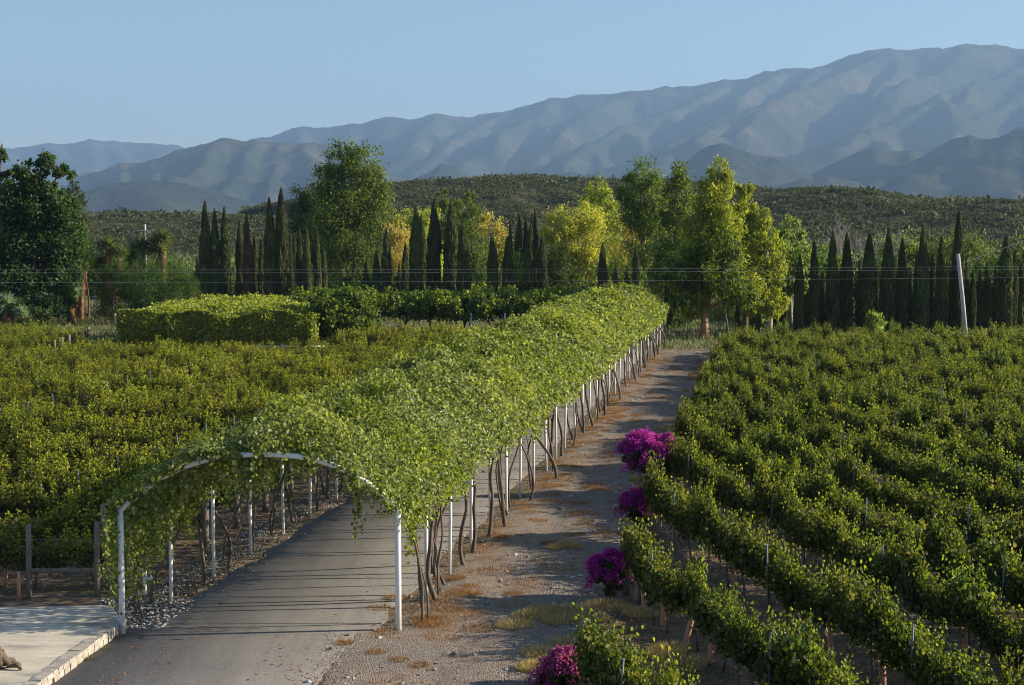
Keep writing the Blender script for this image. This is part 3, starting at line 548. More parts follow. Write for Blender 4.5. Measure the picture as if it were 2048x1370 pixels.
# bush and reed masses behind the right cypresses; dark ones carry shade in leaf colour
for k, (cx, cy, rx, ry, D, mt, lb) in enumerate([
    (1625, 620, 40, 40, 118, 't_pale', 'pale olive bush at the foot of the second right cypress'),
    (1650, 540, 45, 60, 125, 't_green', 'green rounded tree between the pale gum and the bare tree'),
    (1700, 588, 50, 66, 122, 't_dark', 'dark low bush below the bare grey tree'),
    (1690, 560, 34, 50, 128, 't_lime', 'yellow green young tree glowing between right cypresses'),
    (1760, 582, 50, 72, 122, 't_dark', 'dark thicket bush right of the bare tree'),
    (1790, 510, 45, 40, 135, 't_pale', 'light green domed thicket behind the middle right cypresses'),
    (1830, 588, 55, 72, 122, 't_dark', 'dark bush between the two leaning-pole cypresses'),
    (1850, 525, 50, 50, 135, 'scrub', 'olive thicket behind the tall right cypress'),
    (1900, 582, 55, 74, 122, 't_dark', 'dark bush behind the leaning wooden pole'),
    (1930, 520, 60, 50, 132, 'scrub', 'green reed thicket above the leaning wooden pole'),
    (1990, 560, 60, 55, 126, 'scrub', 'olive reed thicket at the last right cypresses'),
    (1960, 588, 50, 72, 120, 't_dark', 'dark bush right of the leaning wooden pole'),
    (2040, 540, 50, 60, 124, 'scrub', 'reed thicket reaching the right edge'),
    (2040, 610, 50, 72, 119, 't_dark', 'dark reddish bush low at the right edge'),
    (1690, 625, 26, 30, 113, 'scrub', 'dry olive bush in front of the right cypresses'),
    (1752, 645, 15, 26, 104, 't_pale', 'pointed pale young tree beyond the last vines'),
    (1240, 560, 50, 40, 146, 't_green', 'green shrub under the dull orange willow'),
    (1160, 590, 60, 24, 145, 't_dark', 'dark shrub beneath the golden willow'),
    (1320, 600, 34, 45, 132, 'scrub', 'olive shrub left of the path end'),
    (1345, 640, 24, 30, 116, 't_dark', 'dark shrub beside the far tunnel mouth'),
    (1250, 600, 60, 26, 142, 'scrub', 'grey olive undergrowth bush beyond the far tunnel end'),
    (1540, 630, 60, 30, 118, 't_pale', 'pale bush under the golden weeping gum'),
    (1450, 625, 60, 34, 126, 't_pale', 'grey green bush behind the red trunk'),
    (1375, 655, 30, 14, 118, 'scrub', 'low olive shrub at the end of the path'),
    (440, 590, 70, 40, 152, 't_dark', 'dark undergrowth bush behind the first left cypresses'),
    (560, 590, 70, 44, 154, 't_dark', 'dark undergrowth bush behind the tallest left cypress'),
    (200, 540, 40, 50, 130, 't_dark', 'dark garden shrub behind the yuccas'),
    (300, 570, 60, 50, 132, 't_dark', 'dark garden shrub below the small power pole'),
    (30, 620, 60, 30, 115, 't_broad', 'low bluish broadleaf shrub at the left edge'),
    (780, 580, 60, 35, 148, 't_green', 'green undergrowth bush behind the short middle cypresses'),
    (880, 580, 60, 35, 150, 't_lime', 'yellow green undergrowth bush behind the middle cypresses'),
    (960, 590, 60, 26, 148, 't_lime', 'bright low bush behind the pair of middle cypresses')]):
    T('thicket_bush', lb, 'bush', D, [(cx, cy, rx, ry*.8), (cx-rx*.45, cy+ry*.25, rx*.6, ry*.6), (cx+rx*.5, cy+ry*.15, rx*.55, ry*.65), (cx+rx*.1, cy+ry*.6, rx*.9, ry*.5), (cx-rx*.2, cy-ry*.35, rx*.5, ry*.45)], M[mt], cx, 'bushes behind the cypress lines', dens=.75, ls=.3, droop=-.1, width=.4, trunk=.09, limbs=False, seed=100+k, cs=.3)
# bare tree
def bare_tree(px, D, top, label, seed):
    g = rng(seed); x = (px-1024)/FP*D; root = empty('bare_tree', (x, D, 0)); tag(root, label, 'tree'); Ht = at(px, top, D)[2]
    tr = MB(); tr.tube([(0, 0, -.1), (.1, 0, Ht*.25), (0, .1, Ht*.45)], [.22, .17, .13], 8); tr.build('trunk', M['greybark'], root)
    def grow(mb, p, d, L, r, lv):
        q = p+d*L*.5+g.normal(size=3)*L*.05; e = q+(d+g.normal(size=3)*.22)*L*.5
        mb.tube([p, q, e], [r, r*.8, r*.55], 5, False)
        if lv:
            for _ in range(3 if lv > 1 else 4):
                nd = d+g.normal(size=3)*.5+np.array([0, 0, .12]); nd /= np.linalg.norm(nd); grow(mb, e if _ else q, nd, L*g.uniform(.6, .85), r*.55, lv-1)
    for k in range(7):
        a = k*.9; d = np.array([math.cos(a)*.8, math.sin(a)*.5, .75]); d /= np.linalg.norm(d)
        b = MB(); grow(b, np.array([0, .05, Ht*g.uniform(.3, .45)]), d, Ht*.26, .1, 4); b.build('branch', M['greybark'], root)
bare_tree(1722, 132, 452, 'leafless grey tree with spreading branches behind the right cypresses', 7)
bare_tree(1655, 138, 462, 'smaller leafless tree left of the big bare one', 8)

# ------------------------------------------------------------------ yuccas and palm
def rosette(g, c, r, n, width=.07, up=.25):
    d = runit(g, n); d[:, 2] = d[:, 2]*.75+up; d /= np.linalg.norm(d, axis=1)[:, None]
    return leaves(np.repeat(c[None], n, 0)+d*r*.08, d, np.stack([-d[:, 1], d[:, 0], np.full(n, .6)], 1)+runit(g, n)*.3, r*g.uniform(.75, 1.1, n), width, False)
for k, (px, D, heads, lb, mt) in enumerate([
    (140, 121, [(140, 580, 27)], 'blue grey yucca head on a shaggy tan trunk at the left garden edge', 'agave'),
    (155, 124, [(146, 515, 22), (166, 535, 20), (150, 545, 18)], 'many-headed yucca behind the blue grey one', 'yucca'),
    (215, 125, [(215, 492, 26), (240, 505, 22), (205, 528, 22)], 'tall yucca with three heads and dead-leaf skirt', 'yucca'),
    (285, 127, [(283, 495, 30), (262, 515, 20)], 'yucca with a big spiky head left of the last yucca pair', 'yucca'),
    (322, 127, [(316, 500, 30), (325, 475, 24)], 'yucca with stacked spiky heads near the power pole', 'yucca'),
    (12, 114, [(10, 610, 26), (45, 625, 18)], 'low grey agave at the very left edge', 'agave')]):
    g = rng(200+k); x = (px-1024)/FP*D; root = empty('yucca', (x, D, 0)); tag(root, lb, 'yucca', 'yuccas of the garden at left')
    for (hx, hy, hr) in heads:
        c = at(hx, hy, D)-np.array([x, D, 0])+np.array([0, g.uniform(-.4, .4), 0]); r = hr*D/FP
        V, Fq, _ = rosette(g, c, r, 300); link('leaf_head', fast_mesh('leaf_head', V, Fq), M[mt], root)
        mb = MB(); b0 = np.array([c[0]*.3, 0, -.1]); mb.tube([b0, b0*.6+c*.4*np.array([1, 1, 1]), c*.8+b0*.2, c], [.3, .22, .22, .1], 10); mb.build('trunk', M['thatch'], root)
        ns = 260; t = g.random(ns); a = g.uniform(0, 6.28, ns); P = b0+(c-b0)*t[:, None]; P[:, 0] += np.cos(a)*.22; P[:, 1] += np.sin(a)*.22
        V, Fq, _ = leaves(P, np.stack([np.cos(a)*.3, np.sin(a)*.3, np.full(ns, -1.)], 1), np.stack([np.cos(a), np.sin(a), np.full(ns, .1)], 1), .45, .14, False)
        link('dead_skirt', fast_mesh('dead_skirt', V, Fq), M['dry_red'], root)
g = rng(220); x = (1160-1024)/FP*128; root = empty('fan_palm', (x, 128, 0)); tag(root, 'short dark palm with arching fronds beyond the tunnel end', 'palm')
mb = MB(); mb.tube([(0, 0, -.1), (0, 0, 1.2), (0, 0, 2.2)], [.25, .22, .18], 8); mb.build('trunk', M['bark'], root)
for k in range(22):
    a = k*2.4; el = g.uniform(.1, 1.1); L = g.uniform(1.1, 1.6); pts = [np.array([math.cos(a)*math.cos(el)*t*L, math.sin(a)*math.cos(el)*t*L, 1.9+math.sin(el)*t*L-.55*t*t*L]) for t in np.linspace(0, 1, 9)]
    P = np.repeat(np.array(pts), 6, 0); sgn = np.tile([-1, 1], len(P)//2)[:, None]; ax = np.array([math.cos(a), math.sin(a), -.1]); sd2 = np.array([-math.sin(a), math.cos(a), -.3])
    V, Fq, _ = leaves(P, ax*.9+sgn*sd2*.7+runit(g, len(P))*.15, np.repeat([[0, 0, 1.]], len(P), 0), .5, .1, False)
    link('frond', fast_mesh('frond', V, Fq), M['t_dark'], root)

# ------------------------------------------------------------------ arched tunnel
def hoop_pt(base_l, base_r, u):
    """u in 0..1 along the arch from the left eave to the right one"""
    p = base_l+(base_r-base_l)*u; z = PH+RISE*(1-abs(2*u-1)**2.5)
    return np.array([p[0], p[1], z])
tun = empty('arched_pergola', tuple((L0+R0)/2)); tag(tun, 'white steel hoop tunnel over the asphalt road, covered with vines', 'pergola')
org = (L0+R0)/2
g = rng(300)
for k in range(NH):
    o_ = AX*STEP*k; bl = L0+o_-org; br = R0+o_-org
    rad = .048 if k == 0 else .036
    mb = MB(); mb.tube([hoop_pt(bl, br, u) for u in np.concatenate([[0], np.linspace(.012, .988, 29), [1]])], rad*1.05, 8)
    hp = mb.build('hoop', M['white'], tun)
    for b_ in (bl, br):
        q = MB(); jx = g.normal(0, .012, 2) if k else (0, 0); q.tube([(b_[0]+jx[0]*2, b_[1]+jx[1]*2, -.15), (b_[0], b_[1], PH*.5), (b_[0], b_[1], PH+.03)], rad*(1.15 if k == 0 else 1), 12); q.build('post', M['white'], hp)
for u in (.0, .2, .4, .6, .8, 1.):
    a_ = hoop_pt(L0-org, R0-org, u); mb = MB(); mb.tube([a_+[0, 0, .03], a_+AX*LEN+[0, 0, .03]], .02, 6); mb.build('purlin', M['white'], tun)

# canopy foliage
def canopy():
    g = rng(301); parts = []
    n = 430000; s = g.random(n)*(LEN+.9)-.55; v = g.uniform(-.22, 1.22, n)
    keep = (g.random(n) < (29./(s+29))**.55) & ((s > -.02) | (fbm(v*7, s*0+2, 90, 3)+np.where(v < .42, .42, np.where(v < .56, .32, .06))+(v > .97)*.3 > -s*.95)); s = s[keep]; v = v[keep]
    size = .070*((s+29)/29)**.55
    drop = fbm(s*.45, np.where(v < .5, 3., 9.), 8, 3)*.9
    hole = fbm(s*.8, v*4, 88, 3)+fbm(s*2.6, v*11, 89, 2)*.6; kp = (hole > -.17) | (g.random(len(s)) < .25); s, v, size, drop = s[kp], v[kp], size[kp], drop[kp]
    side = (v < 0) | (v > 1); ex = np.where(v < 0, -v, v-1)
    leftp = np.clip(1-(s-1.3)/1.5, .0, 1)
    maxdrop = np.where(v < .5, .14+.10*leftp, .075)+drop*.14
    ok = ~side | (ex < maxdrop); s, v, size, side, ex = s[ok], v[ok], size[ok], side[ok], ex[ok]
    u = np.clip(v, 0, 1); P0 = L0[None]+(R0-L0)[None]*u[:, None]+AX[None]*s[:, None]
    z = PH+RISE*(1-np.abs(2*u-1)**2.5)
    out = np.where(v < .5, -1., 1.)
    bumpz = fbm(s*.55, v*3.2, 77, 4)*1.5+fbm(s*2.0, v*10, 78, 3)*.9+.12
    edgef = np.clip(np.minimum(u, 1-u)*5, 0, 1)
    th = g.random(len(s))**.6
    zz = z+.04+(bumpz*1.05+.2)*th*(.35+.65*edgef)
    zz0 = z
    lat = np.where(side, (.06+.3*g.random(len(s))+bumpz*.2)*np.where(v < .5, .3, 1.), 0)
    zz = np.where(side, PH+.22-ex*7.5*(.6+.7*g.random(len(s))), zz)
    zz = np.where(side, zz, np.maximum(zz, z+.05*g.random(len(s))));
    P = P0.copy(); P[:, 2] = zz; P[:, :2] += (out*lat*(1-.0*u))[:, None]*CX[None, :2]
    P += g.normal(size=P.shape)*.045
    gx = np.where(side, out*1.2, (2*u-1)*1.1)
    Nn = gx[:, None]*CX[None]+np.array([0, 0, 1.])*np.where(side, .35, 1.)[:, None]+runit(g, len(s))*1.15
    Dn = runit(g, len(s))+gx[:, None]*CX[None]*.5-np.array([0, 0, .5])
    tip = np.clip(bumpz*1.1+.35+g.normal(0, .15, len(s)), 0, 1)*th
    parts.append(leaves(P, Dn, Nn, size*g.uniform(.6, 1.35, len(s)), .85, True, tip))
    # upright and arching shoots standing above the crown
    ns = 6500; s = g.random(ns)**1.25*LEN; u = g.uniform(.02, .98, ns); K = 9
    b_ = L0[None]+(R0-L0)[None]*u[:, None]+AX[None]*s[:, None]; b_[:, 2] = PH+RISE*(1-np.abs(2*u-1)**2.5)+.1+fbm(s*.55, u*3.2, 77, 4)*1.5
    d = runit(g, ns)*np.array([1, 1, .3])+np.array([0, 0, .55]); L = g.uniform(.2, .5, ns)
    t = np.linspace(.1, 1, K)[None, :, None]; Pk = b_[:, None]+d[:, None]*t*L[:, None, None]-np.array([0, 0, .28])*t*t
    Pk = Pk.reshape(-1, 3); m = len(Pk); sz = np.repeat(.062*((s+29)/29)**.6, K)
    parts.append(leaves(Pk, runit(g, m), runit(g, m)+[0, 0, .8], sz*g.uniform(.6, 1.1, m)*np.tile(np.linspace(1.1, .55, K), ns), .9, True, np.tile(np.linspace(.4, 1, K), ns)))
    return join(parts)
can = empty('canopy_vine', tuple(org)); tag(can, 'bright green grape vine canopy roofing the white tunnel, fed by bare twisted trunks', 'grape vine')
V, Fq, tp = canopy(); V = V-org
link('foliage', fast_mesh('foliage', V, Fq, tp), M['canopy'], can)
def strand(p, L, n, g, sz=.09, sway=.12):
    t = np.linspace(0, 1, n); P = np.stack([p[0]+np.cumsum(g.normal(0, sway/n*2, n)), p[1]+np.cumsum(g.normal(0, sway/n*2, n)), p[2]-t*L], 1)
    P = np.repeat(P, 2, 0)+g.normal(size=(2*n, 3))*.035; m = len(P)
    Dn = runit(g, m)*.8-np.array([0, 0, 1.]); Nn = runit(g, m)*.7+np.array([0, -1., .3])
    return leaves(P, Dn, Nn, sz*g.uniform(.7, 1.25, m)*np.repeat(np.linspace(1.05, .7, n), 2), .95, True, np.repeat(.3+t*.4, 2))
g = rng(310)
# hanging curtain at the tunnel mouth: heavy at the left, two long strands at the right
specs = []
for k in range(70):
    u = g.uniform(.015, .30); L = g.uniform(.5, 1.25)*(1.25 if u < .17 else .8); specs.append((u, L, g.uniform(-.05, 1.9)))
for k in range(90): specs.append((g.uniform(.02, .98), g.uniform(.12, .42)*(1.5 if g.random() < .25 else 1), g.uniform(-.22, .3)))
for k in range(16): specs.append((g.uniform(.44, .52), g.uniform(.5, .95), g.uniform(-.1, .5)))
specs += [(.845, 1.30, .25), (.85, 1.2, .3), (.84, .9, .28), (.98, .5, .3), (1.03, 1.0, .25), (1.04, 1.3, .3), (1.05, .8, .4), (.93, .35, .3), (.64, .7, 3.2), (.66, .9, 3.4)]
for k in range(60): specs.append((1.02+g.uniform(0, .05), g.uniform(.15, .42), g.uniform(0, 22)))
for k in range(70): specs.append((g.uniform(0, .05), g.uniform(.3, 1.0), g.uniform(0, 25)))
for k, (u, L, s) in enumerate(specs[:10000]):
    pass
front = [q for q in specs if q[2] < 3.5]; rest = [q for q in specs if q[2] >= 3.5]
def strands_mesh(lst):
    parts = []
    for (u, L, s) in lst:
        uc = min(max(u, 0), 1); p = hoop_pt(L0, R0, uc)+AX*s+(R0-L0)*(u-uc)-org; p[2] += .16
        parts.append(strand(p, L, int(L*13)+3, g))
    V, Fq, tp = join(parts); return fast_mesh('strands', V, Fq, tp)
link('hanging_shoots', strands_mesh(front+rest), M['canopy'], can)['label'] = 'loose leafy shoots hanging from the hoops'
# trunks along both sides
def trunk_mesh(g, p0, p1, r0, bow):
    n = 12; t = np.linspace(0, 1, n); P = p0+(p1-p0)*t[:, None]
    ph = g.uniform(0, 6.28, 4); A1 = bow
    P[:, 0] += A1*np.sin(t*math.pi*g.uniform(.8, 1.8)+ph[0]*.15)+.05*np.sin(t*9+ph[1])*t+.03*np.sin(t*17+ph[2])*t; P[:, 1] += A1*.8*np.sin(t*math.pi*1.4+ph[2])*t*(1-t)*2
    r = r0*(1.25-.5*t)*(1+.12*np.sin(t*21+ph[3])); r[0] *= 1.35
    mb = MB(); mb.tube(P, r, 8)
    return mb, P
g = rng(320)
slots = [(1, .55), (1, 1.75), (1, 2.3), (1, 2.7), (1, 3.6), (1, 4.3)]
y_ = 5.6
while y_ < LEN-1: slots.append((1, y_)); y_ += g.uniform(.9, 1.7)*(1+y_/90)
y_ = 1.0
while y_ < 40: slots.append((-1, y_)); y_ += g.uniform(1.0, 2.2)
for sgn, s in slots:
    b0 = (R0 if sgn > 0 else L0)+AX*s-org
    off = g.uniform(-.05, .38)*sgn
    p0 = b0+CX*off+AX*g.uniform(-.2, .2); p0[2] = -.12; p1 = b0+CX*g.uniform(-.1, .15)*sgn+AX*g.uniform(-.45, .45); p1[2] = PH+.15
    r0 = g.uniform(.022, .042)*(1 if s < 60 else 1.1)
    mb, P = trunk_mesh(g, p0, p1, r0, g.uniform(-.3, .3))
    if g.random() < .45:    # a second stem twisting from the same foot
        p2 = b0+CX*g.uniform(-.2, .3)*sgn+AX*g.uniform(.3, .8); p2[2] = PH+.1
        m2, _ = trunk_mesh(g, P[1], p2, r0*.6, g.uniform(-.25, .25)); mb.add(m2.v, m2.f)
    mb.build('trunk', M['vinebark'], can)

# ------------------------------------------------------------------ vineyard rows
def vine_mesh(seed, spread=.13, nsh=24, leaf=.085, tipthin=.45, len_rng=(.45, .9), spike=.13, flop=.3, reps=4):
    g = rng(seed); parts = []
    K = 16
    x0 = np.linspace(-.58, .58, nsh)+g.normal(0, .04, nsh)
    b_ = np.stack([x0, g.normal(0, .06, nsh), .62+g.normal(0, .05, nsh)], 1)
    L = g.uniform(len_rng[0], len_rng[1], nsh)*(1.08-.42*(x0/.62)**2)
    sp = g.random(nsh) < spike; L = np.where(sp, L*1.25, L)
    side = np.where(g.random(nsh) < .5, -1, 1)*g.uniform(.1, 1., nsh)
    d = np.stack([g.normal(0, .16, nsh), side*spread*1.6*np.where(sp, .4, 1), np.full(nsh, 1.)], 1)
    fl = (g.random(nsh) < flop)*(~sp)*g.uniform(.5, 1.2, nsh)
    t = np.linspace(.03, 1, K)[None, :, None]
    P = b_[:, None]+d[:, None]*L[:, None, None]*t+np.stack([0*side, side*.3, -1.1+0*side], 1)[:, None]*(fl*L)[:, None, None]*t**2.2
    tip = np.broadcast_to(np.linspace(0, 1, K)[None], (nsh, K))
    up = np.where(fl == 0, 1, 0)[:, None]
    for rep in range(reps):
        jit = np.array([.08, .09, .06])*(1-.55*tip[..., None]*sp[:, None, None])
        Q = (P+g.normal(size=P.shape)*jit).reshape(-1, 3); m = len(Q)
        out = np.clip(Q[:, 1]/.15, -1, 1)[:, None]*np.array([[0, 1., 0]])
        Nn = out*.7+np.array([0, 0, .5])+runit(g, m)*1.0; Dn = runit(g, m)*1.0+out*.5-np.array([0, 0, .5])
        sz = leaf*g.uniform(.55, 1.35, m)*(1-tipthin*tip.reshape(-1)**2)
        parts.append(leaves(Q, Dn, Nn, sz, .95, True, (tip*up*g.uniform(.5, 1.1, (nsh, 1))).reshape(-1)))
    A_ = P[:, :-1].reshape(-1, 3); B_ = P[:, 1:].reshape(-1, 3); L_ = np.linalg.norm(B_-A_, axis=1)
    parts.append(leaves(A_, B_-A_, runit(g, len(A_)), L_*1.3, .14, True, np.zeros(len(A_))))
    m = 320; Q = np.stack([g.uniform(-.66, .66, m), g.normal(0, .13, m), g.uniform(.5, 1.1, m)], 1)
    parts.append(leaves(Q, runit(g, m)-[0, 0, .4], runit(g, m)+np.sign(Q[:, 1])[:, None]*[[0, .8, .3]], leaf*g.uniform(.7, 1.35, m), .98, True, np.zeros(m)))
    V, Fq, tp = join(parts); return fast_mesh('vine_leaves', V, Fq, tp)
VR = [vine_mesh(400+k) for k in range(9)]
VL = [vine_mesh(430+k, spread=.17, nsh=26, leaf=.072, tipthin=.3, len_rng=(.4, .85), spike=.4, flop=.3, reps=3) for k in range(8)]
for m_ in VR: m_.materials.append(M['vine_right'])
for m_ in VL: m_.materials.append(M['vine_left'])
def vtrunk(seed):
    g = rng(seed); mb = MB(); a = g.normal(0, .05, 6)
    mb.tube([(a[0]*2, a[1], -.08), (a[2], a[3], .2), (a[4], a[5], .42), (0, 0, .66)], [.038, .028, .026, .022], 6)
    mb.tube([(-.6, 0, .68), (-.2, 0, .67), (0, 0, .62), (.2, 0, .67), (.6, 0, .68)], [.012, .018, .022, .018, .012], 5)
    me = mb.mesh('vine_trunk'); me.materials.append(M['vinebark']); return me
VT = [vtrunk(500+k) for k in range(5)]
q = MB(); q.tube([(0, 0, -.1), (0, 0, 1.42)], .018, 6); STK = q.mesh('stake'); STK.materials.append(M['steel'])
q = MB(); q.tube([(0, 0, -.05), (0, 0, .2), (0, 0, .62)], .052, 10, False); q.tube([(0, 0, .02), (0, 0, .62)], .044, 10, False); q.tube([(0, 0, .4), (0, 0, .415)], .055, 10, False); TUB = q.mesh('tube'); TUB.materials.append(M['tube'])
q = MB(); q.tube([(0, 0, -.15), (.01, 0, .6), (0, .01, 1.28)], [.085, .08, .075], 12); EPO = q.mesh('end_post'); EPO.materials.append(M['wood'])
q = MB(); q.tube([(0, 0, -.1), (.02, 0, .4), (0, .01, .78)], .035, 8); SPO = q.mesh('small_post'); SPO.materials.append(M['wood'])
def gz(x, y): return float(near_z(np.array([x]), np.array([y]))[0])
def vine_row(x0, y0, x1, y1, label, group, meshes, seed, endpost=True, scale=1., hs=1., tubes=.2, stakes=7):
    g = rng(seed); L = math.hypot(x1-x0, y1-y0); rz = math.atan2(y1-y0, x1-x0)
    root = empty('vine_hedge', (x0, y0, 0), rz); tag(root, label, 'vine row', group)
    n = max(1, int(L/1.22))
    for i in range(n):
        far = math.hypot(x0, y0+(y1-y0)*i/max(n, 1))
        v = link('vine', meshes[g.integers(len(meshes))], None, root, (.65+i*1.22+g.normal(0, .05), g.normal(0, .05), g.normal(0, .02)), math.pi*int(g.integers(2))+g.normal(0, .06))
        v.scale = (1.06*scale, g.uniform(.58, .92)*scale, hs*g.uniform(.78, 1.14))
        yy = y0+(y1-y0)*i/n
        if yy < 62: link('trunk', VT[g.integers(5)], None, v, (0, 0, 0), 0)
        if yy < 55 and g.random() < tubes:
            tb_ = link('grow_tube', TUB, None, root, (i*1.22+g.uniform(0, .3), g.normal(0, .07), 0), g.uniform(0, 6)); tb_.rotation_euler = (g.normal(0, .08), g.normal(0, .08), 0); tb_.scale = (1, 1, g.uniform(.85, 1.15))
        if yy < 75 and i % stakes == stakes//2:
            s_ = link('stake', STK, None, root, (i*1.22, -.16 if meshes is VR else 0, 0)); s_.rotation_euler = (g.normal(0, .03), g.normal(0, .05), 0)
    if endpost:
        link('end_post', EPO, None, root, (-.12, 0, 0)); link('small_post', SPO, None, root, (.75, 0, 0))
    if y0 < 60 and L > 3:
        for z in (.66, 1.0):
            mb = MB(); mb.tube([(-.1, 0, z), (L*.5, 0, z-.01), (L, 0, z)], .003, 4, False); mb.build('trellis_wire', M['wire'], root)
cs_ = [5.92, 8.49, 10.77, 12.88, 14.75, 16.57]
while cs_[-1] < 47: cs_.append(cs_[-1]+2.15)
names = {0: 'vine row beginning at the pinkish bougainvillea at the bottom', 1: 'vine row beginning at the small bougainvillea with a wooden end post', 2: 'vine row beginning at the bougainvillea tuft between two others', 3: 'vine row beginning behind the largest bougainvillea', 4: 'vine row starting just past the largest bougainvillea'}
for k, c in enumerate(cs_):
    ys_ = min((c+2.757)/.3555, 93+.8*math.sin(k)); ye = max(15, c/.72)
    if ys_-ye < 2: continue
    lab = names.get(k, f'green vine row right of the dirt path, number {k+1} counting away from the bottom bougainvillea')
    vine_row(c-.195*ys_, ys_, c-.195*ye, ye, lab, 'vine rows of the right vineyard', VR, 600+k, hs=1.17, tubes=.45, stakes=5, endpost=ys_ < 92)
yl = 32.3; k = 0
while yl < 98:
    xr = Xl(yl)-1.5; xl = -.37*yl-1.5
    if yl > 85: xr = min(xr, -24.5-.1*(yl-85))
    lab = f'yellow green vine row left of the tunnel, number {k+1} counting from the concrete slab'
    if k == 0: lab = 'shaded front vine row behind the concrete slab'
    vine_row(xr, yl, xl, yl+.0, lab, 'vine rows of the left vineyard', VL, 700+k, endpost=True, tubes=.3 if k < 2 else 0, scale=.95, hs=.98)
    if yl > 86: vine_row(Xl(yl)-1.5, yl, -10.6, yl, f'short yellow green vine row before the overhead trellis, number {int((yl-84)/2.2)} from the tunnel', 'vine rows of the left vineyard', VL, 770+k, endpost=False, tubes=0)
    yl += 2.2; k += 1

# ------------------------------------------------------------------ flat pergola and overhead trellis at left
def slab_leaves(g, x0, x1, y0, y1, zt, zb, n, ls, front_hang, edge_noise=.5, bumps=.5, seed=0):
    X = g.uniform(x0, x1, n); Y = g.uniform(y0, y1, n); bz = fbm(X*.5, Y*.3, seed, 3)*bumps*1.6
    P1 = np.stack([X+fbm(Y*.7, Y*0, seed+7, 3)*1.6, Y+fbm(X*.6, X*0+4, seed+6, 3)*2.2, zt+bz+g.normal(0, .07, n)-.55*np.exp(-(Y-y0)/.9)-.5*np.exp(-np.minimum(X-x0, x1-X)/.7)], 1); N1 = runit(g, n)*.8+[0, 0, 1.]
    m = int(n*front_hang); X = g.uniform(x0, x1, m); hang = zb+fbm(X*.6, X*0, seed+5, 3)*edge_noise*1.5
    t = g.random(m); Z = hang+(zt+fbm(X*.5, np.full(m, y0*.3), seed, 3)*bumps*1.6-hang)*t
    P2 = np.stack([X, y0-.15-.35*np.sin(t*3.1)*g.random(m)+fbm(X*.9, Z*.9, seed+9, 3)*.8, Z], 1); N2 = runit(g, m)*.9+[0, -1., .4]
    m2 = m//3; Y = g.uniform(y0, y1, m2); t = g.random(m2)
    P3 = np.stack([np.where(g.random(m2) < .5, x0, x1)+g.normal(0, .15, m2), Y, zb+(zt-zb)*t], 1); N3 = runit(g, m2)+[0, 0, .3]
    P = np.concatenate([P1, P2, P3]); N = np.concatenate([N1, N2, N3]); k = len(P); tp = np.concatenate([g.random(n), g.random(m)*.5, g.random(m2)*.5])  # sunlit top paler, shaded front and sides darker, put into leaf colour
    return leaves(P, runit(g, k)-[0, 0, .3], N, ls*g.uniform(.6, 1.3, k), .95, True, tp)
g = rng(800)
PX0, PX1, PY0, PY1 = -22.2, -11.3, 90.5, 108.
root = empty('flat_pergola', ((PX0+PX1)/2, PY0, 0)); tag(root, 'wide flat pergola with yellow green vine roof beyond the left vineyard', 'pergola')
off = np.array([(PX0+PX1)/2, PY0, 0])
V, Fq, tp = slab_leaves(g, PX0, PX1, PY0, PY1, 2.4, .7, 60000, .135, .6, .6, .75, 3)
mo = [(V, Fq, tp)]
for (px, py, rx, ry) in [(280, 628, 40, 12), (350, 622, 45, 16), (430, 618, 50, 20), (500, 608, 40, 22), (560, 612, 40, 16), (560, 620, 50, 14), (600, 635, 16, 26)]:
    Dm = 91.5+(640-py)*.3; c = at(px, py+6, Dm); mo.append(blob_leaves(g, c, np.array([rx*Dm/FP, 1.6, ry*Dm/FP*.75]), 1500, .135, .1, .95, six=True, shell=.5, cs=.3))
V, Fq, tp = join(mo); tp = np.clip(tp+g.random(len(tp))*0, 0, 1)
link('vine_roof', fast_mesh('vine_roof', V-off, Fq, tp), M['pergola_leaf'], root)
for x in np.linspace(PX0+.3, PX1-.3, 8):
    for y in (PY0+.3, PY0+8.5, PY1-.3):
        mb = MB(); mb.tube([(x-off[0], y-off[1], -.1), (x-off[0], y-off[1], 2.15)], .05, 8); mb.build('post', M['white'], root)
for y in (PY0+.3, PY0+8.5, PY1-.3):
    mb = MB(); mb.tube([(PX0-off[0], y-off[1], 2.1), (PX1-off[0], y-off[1], 2.1)], .04, 8); mb.build('beam', M['white'], root)
mb = MB(); mb.tube([(PX1-3.6-off[0], -.1, .55), (PX1+1-off[0], -.1, .55)], .035, 8); mb.build('rail', M['white'], root)
TY0 = 101.; TX0 = -13.2; TX1 = 4.0
root = empty('vine_trellis', ((TX0+TX1)/2, TY0, 0)); tag(root, 'dark green overhead vine row on thin trunks joining the tunnel roof from the left', 'vine trellis'); off = np.array([(TX0+TX1)/2, TY0, 0])
parts = []
for k, x in enumerate(np.linspace(TX0, TX1, 13)):
    parts.append(blob_leaves(g, np.array([x, TY0+g.uniform(0, .6), 2.15+g.uniform(-.12, .12)]), np.array([1.0, 1.5, g.uniform(.75, .92)]), 2600, .17, .1, .95, six=True, shell=.4))
    parts.append(blob_leaves(g, np.array([x+.5, TY0+3.4, 2.3]), np.array([1.0, 1.5, .75]), 900, .2, .1, .95, six=True))
V, Fq, tp = join(parts); link('foliage', fast_mesh('foliage', V-off, Fq), M['trellis_leaf'], root)
for x in list(np.linspace(TX0+.6, TX1-1.5, 9)):
    mb, P = trunk_mesh(g, np.array([x-off[0], g.uniform(-.2, .4), -.1]), np.array([x-off[0]+g.uniform(-.3, .3), .2, 1.7]), g.uniform(.05, .09), g.uniform(-.12, .12))
    for a in (-1, 1): mb.tube([P[8], P[8]+[a*.35, 0, .35], P[8]+[a*.8, .1, .7]], [.045, .035, .02], 6)
    mb.build('trunk', M['bark'], root)
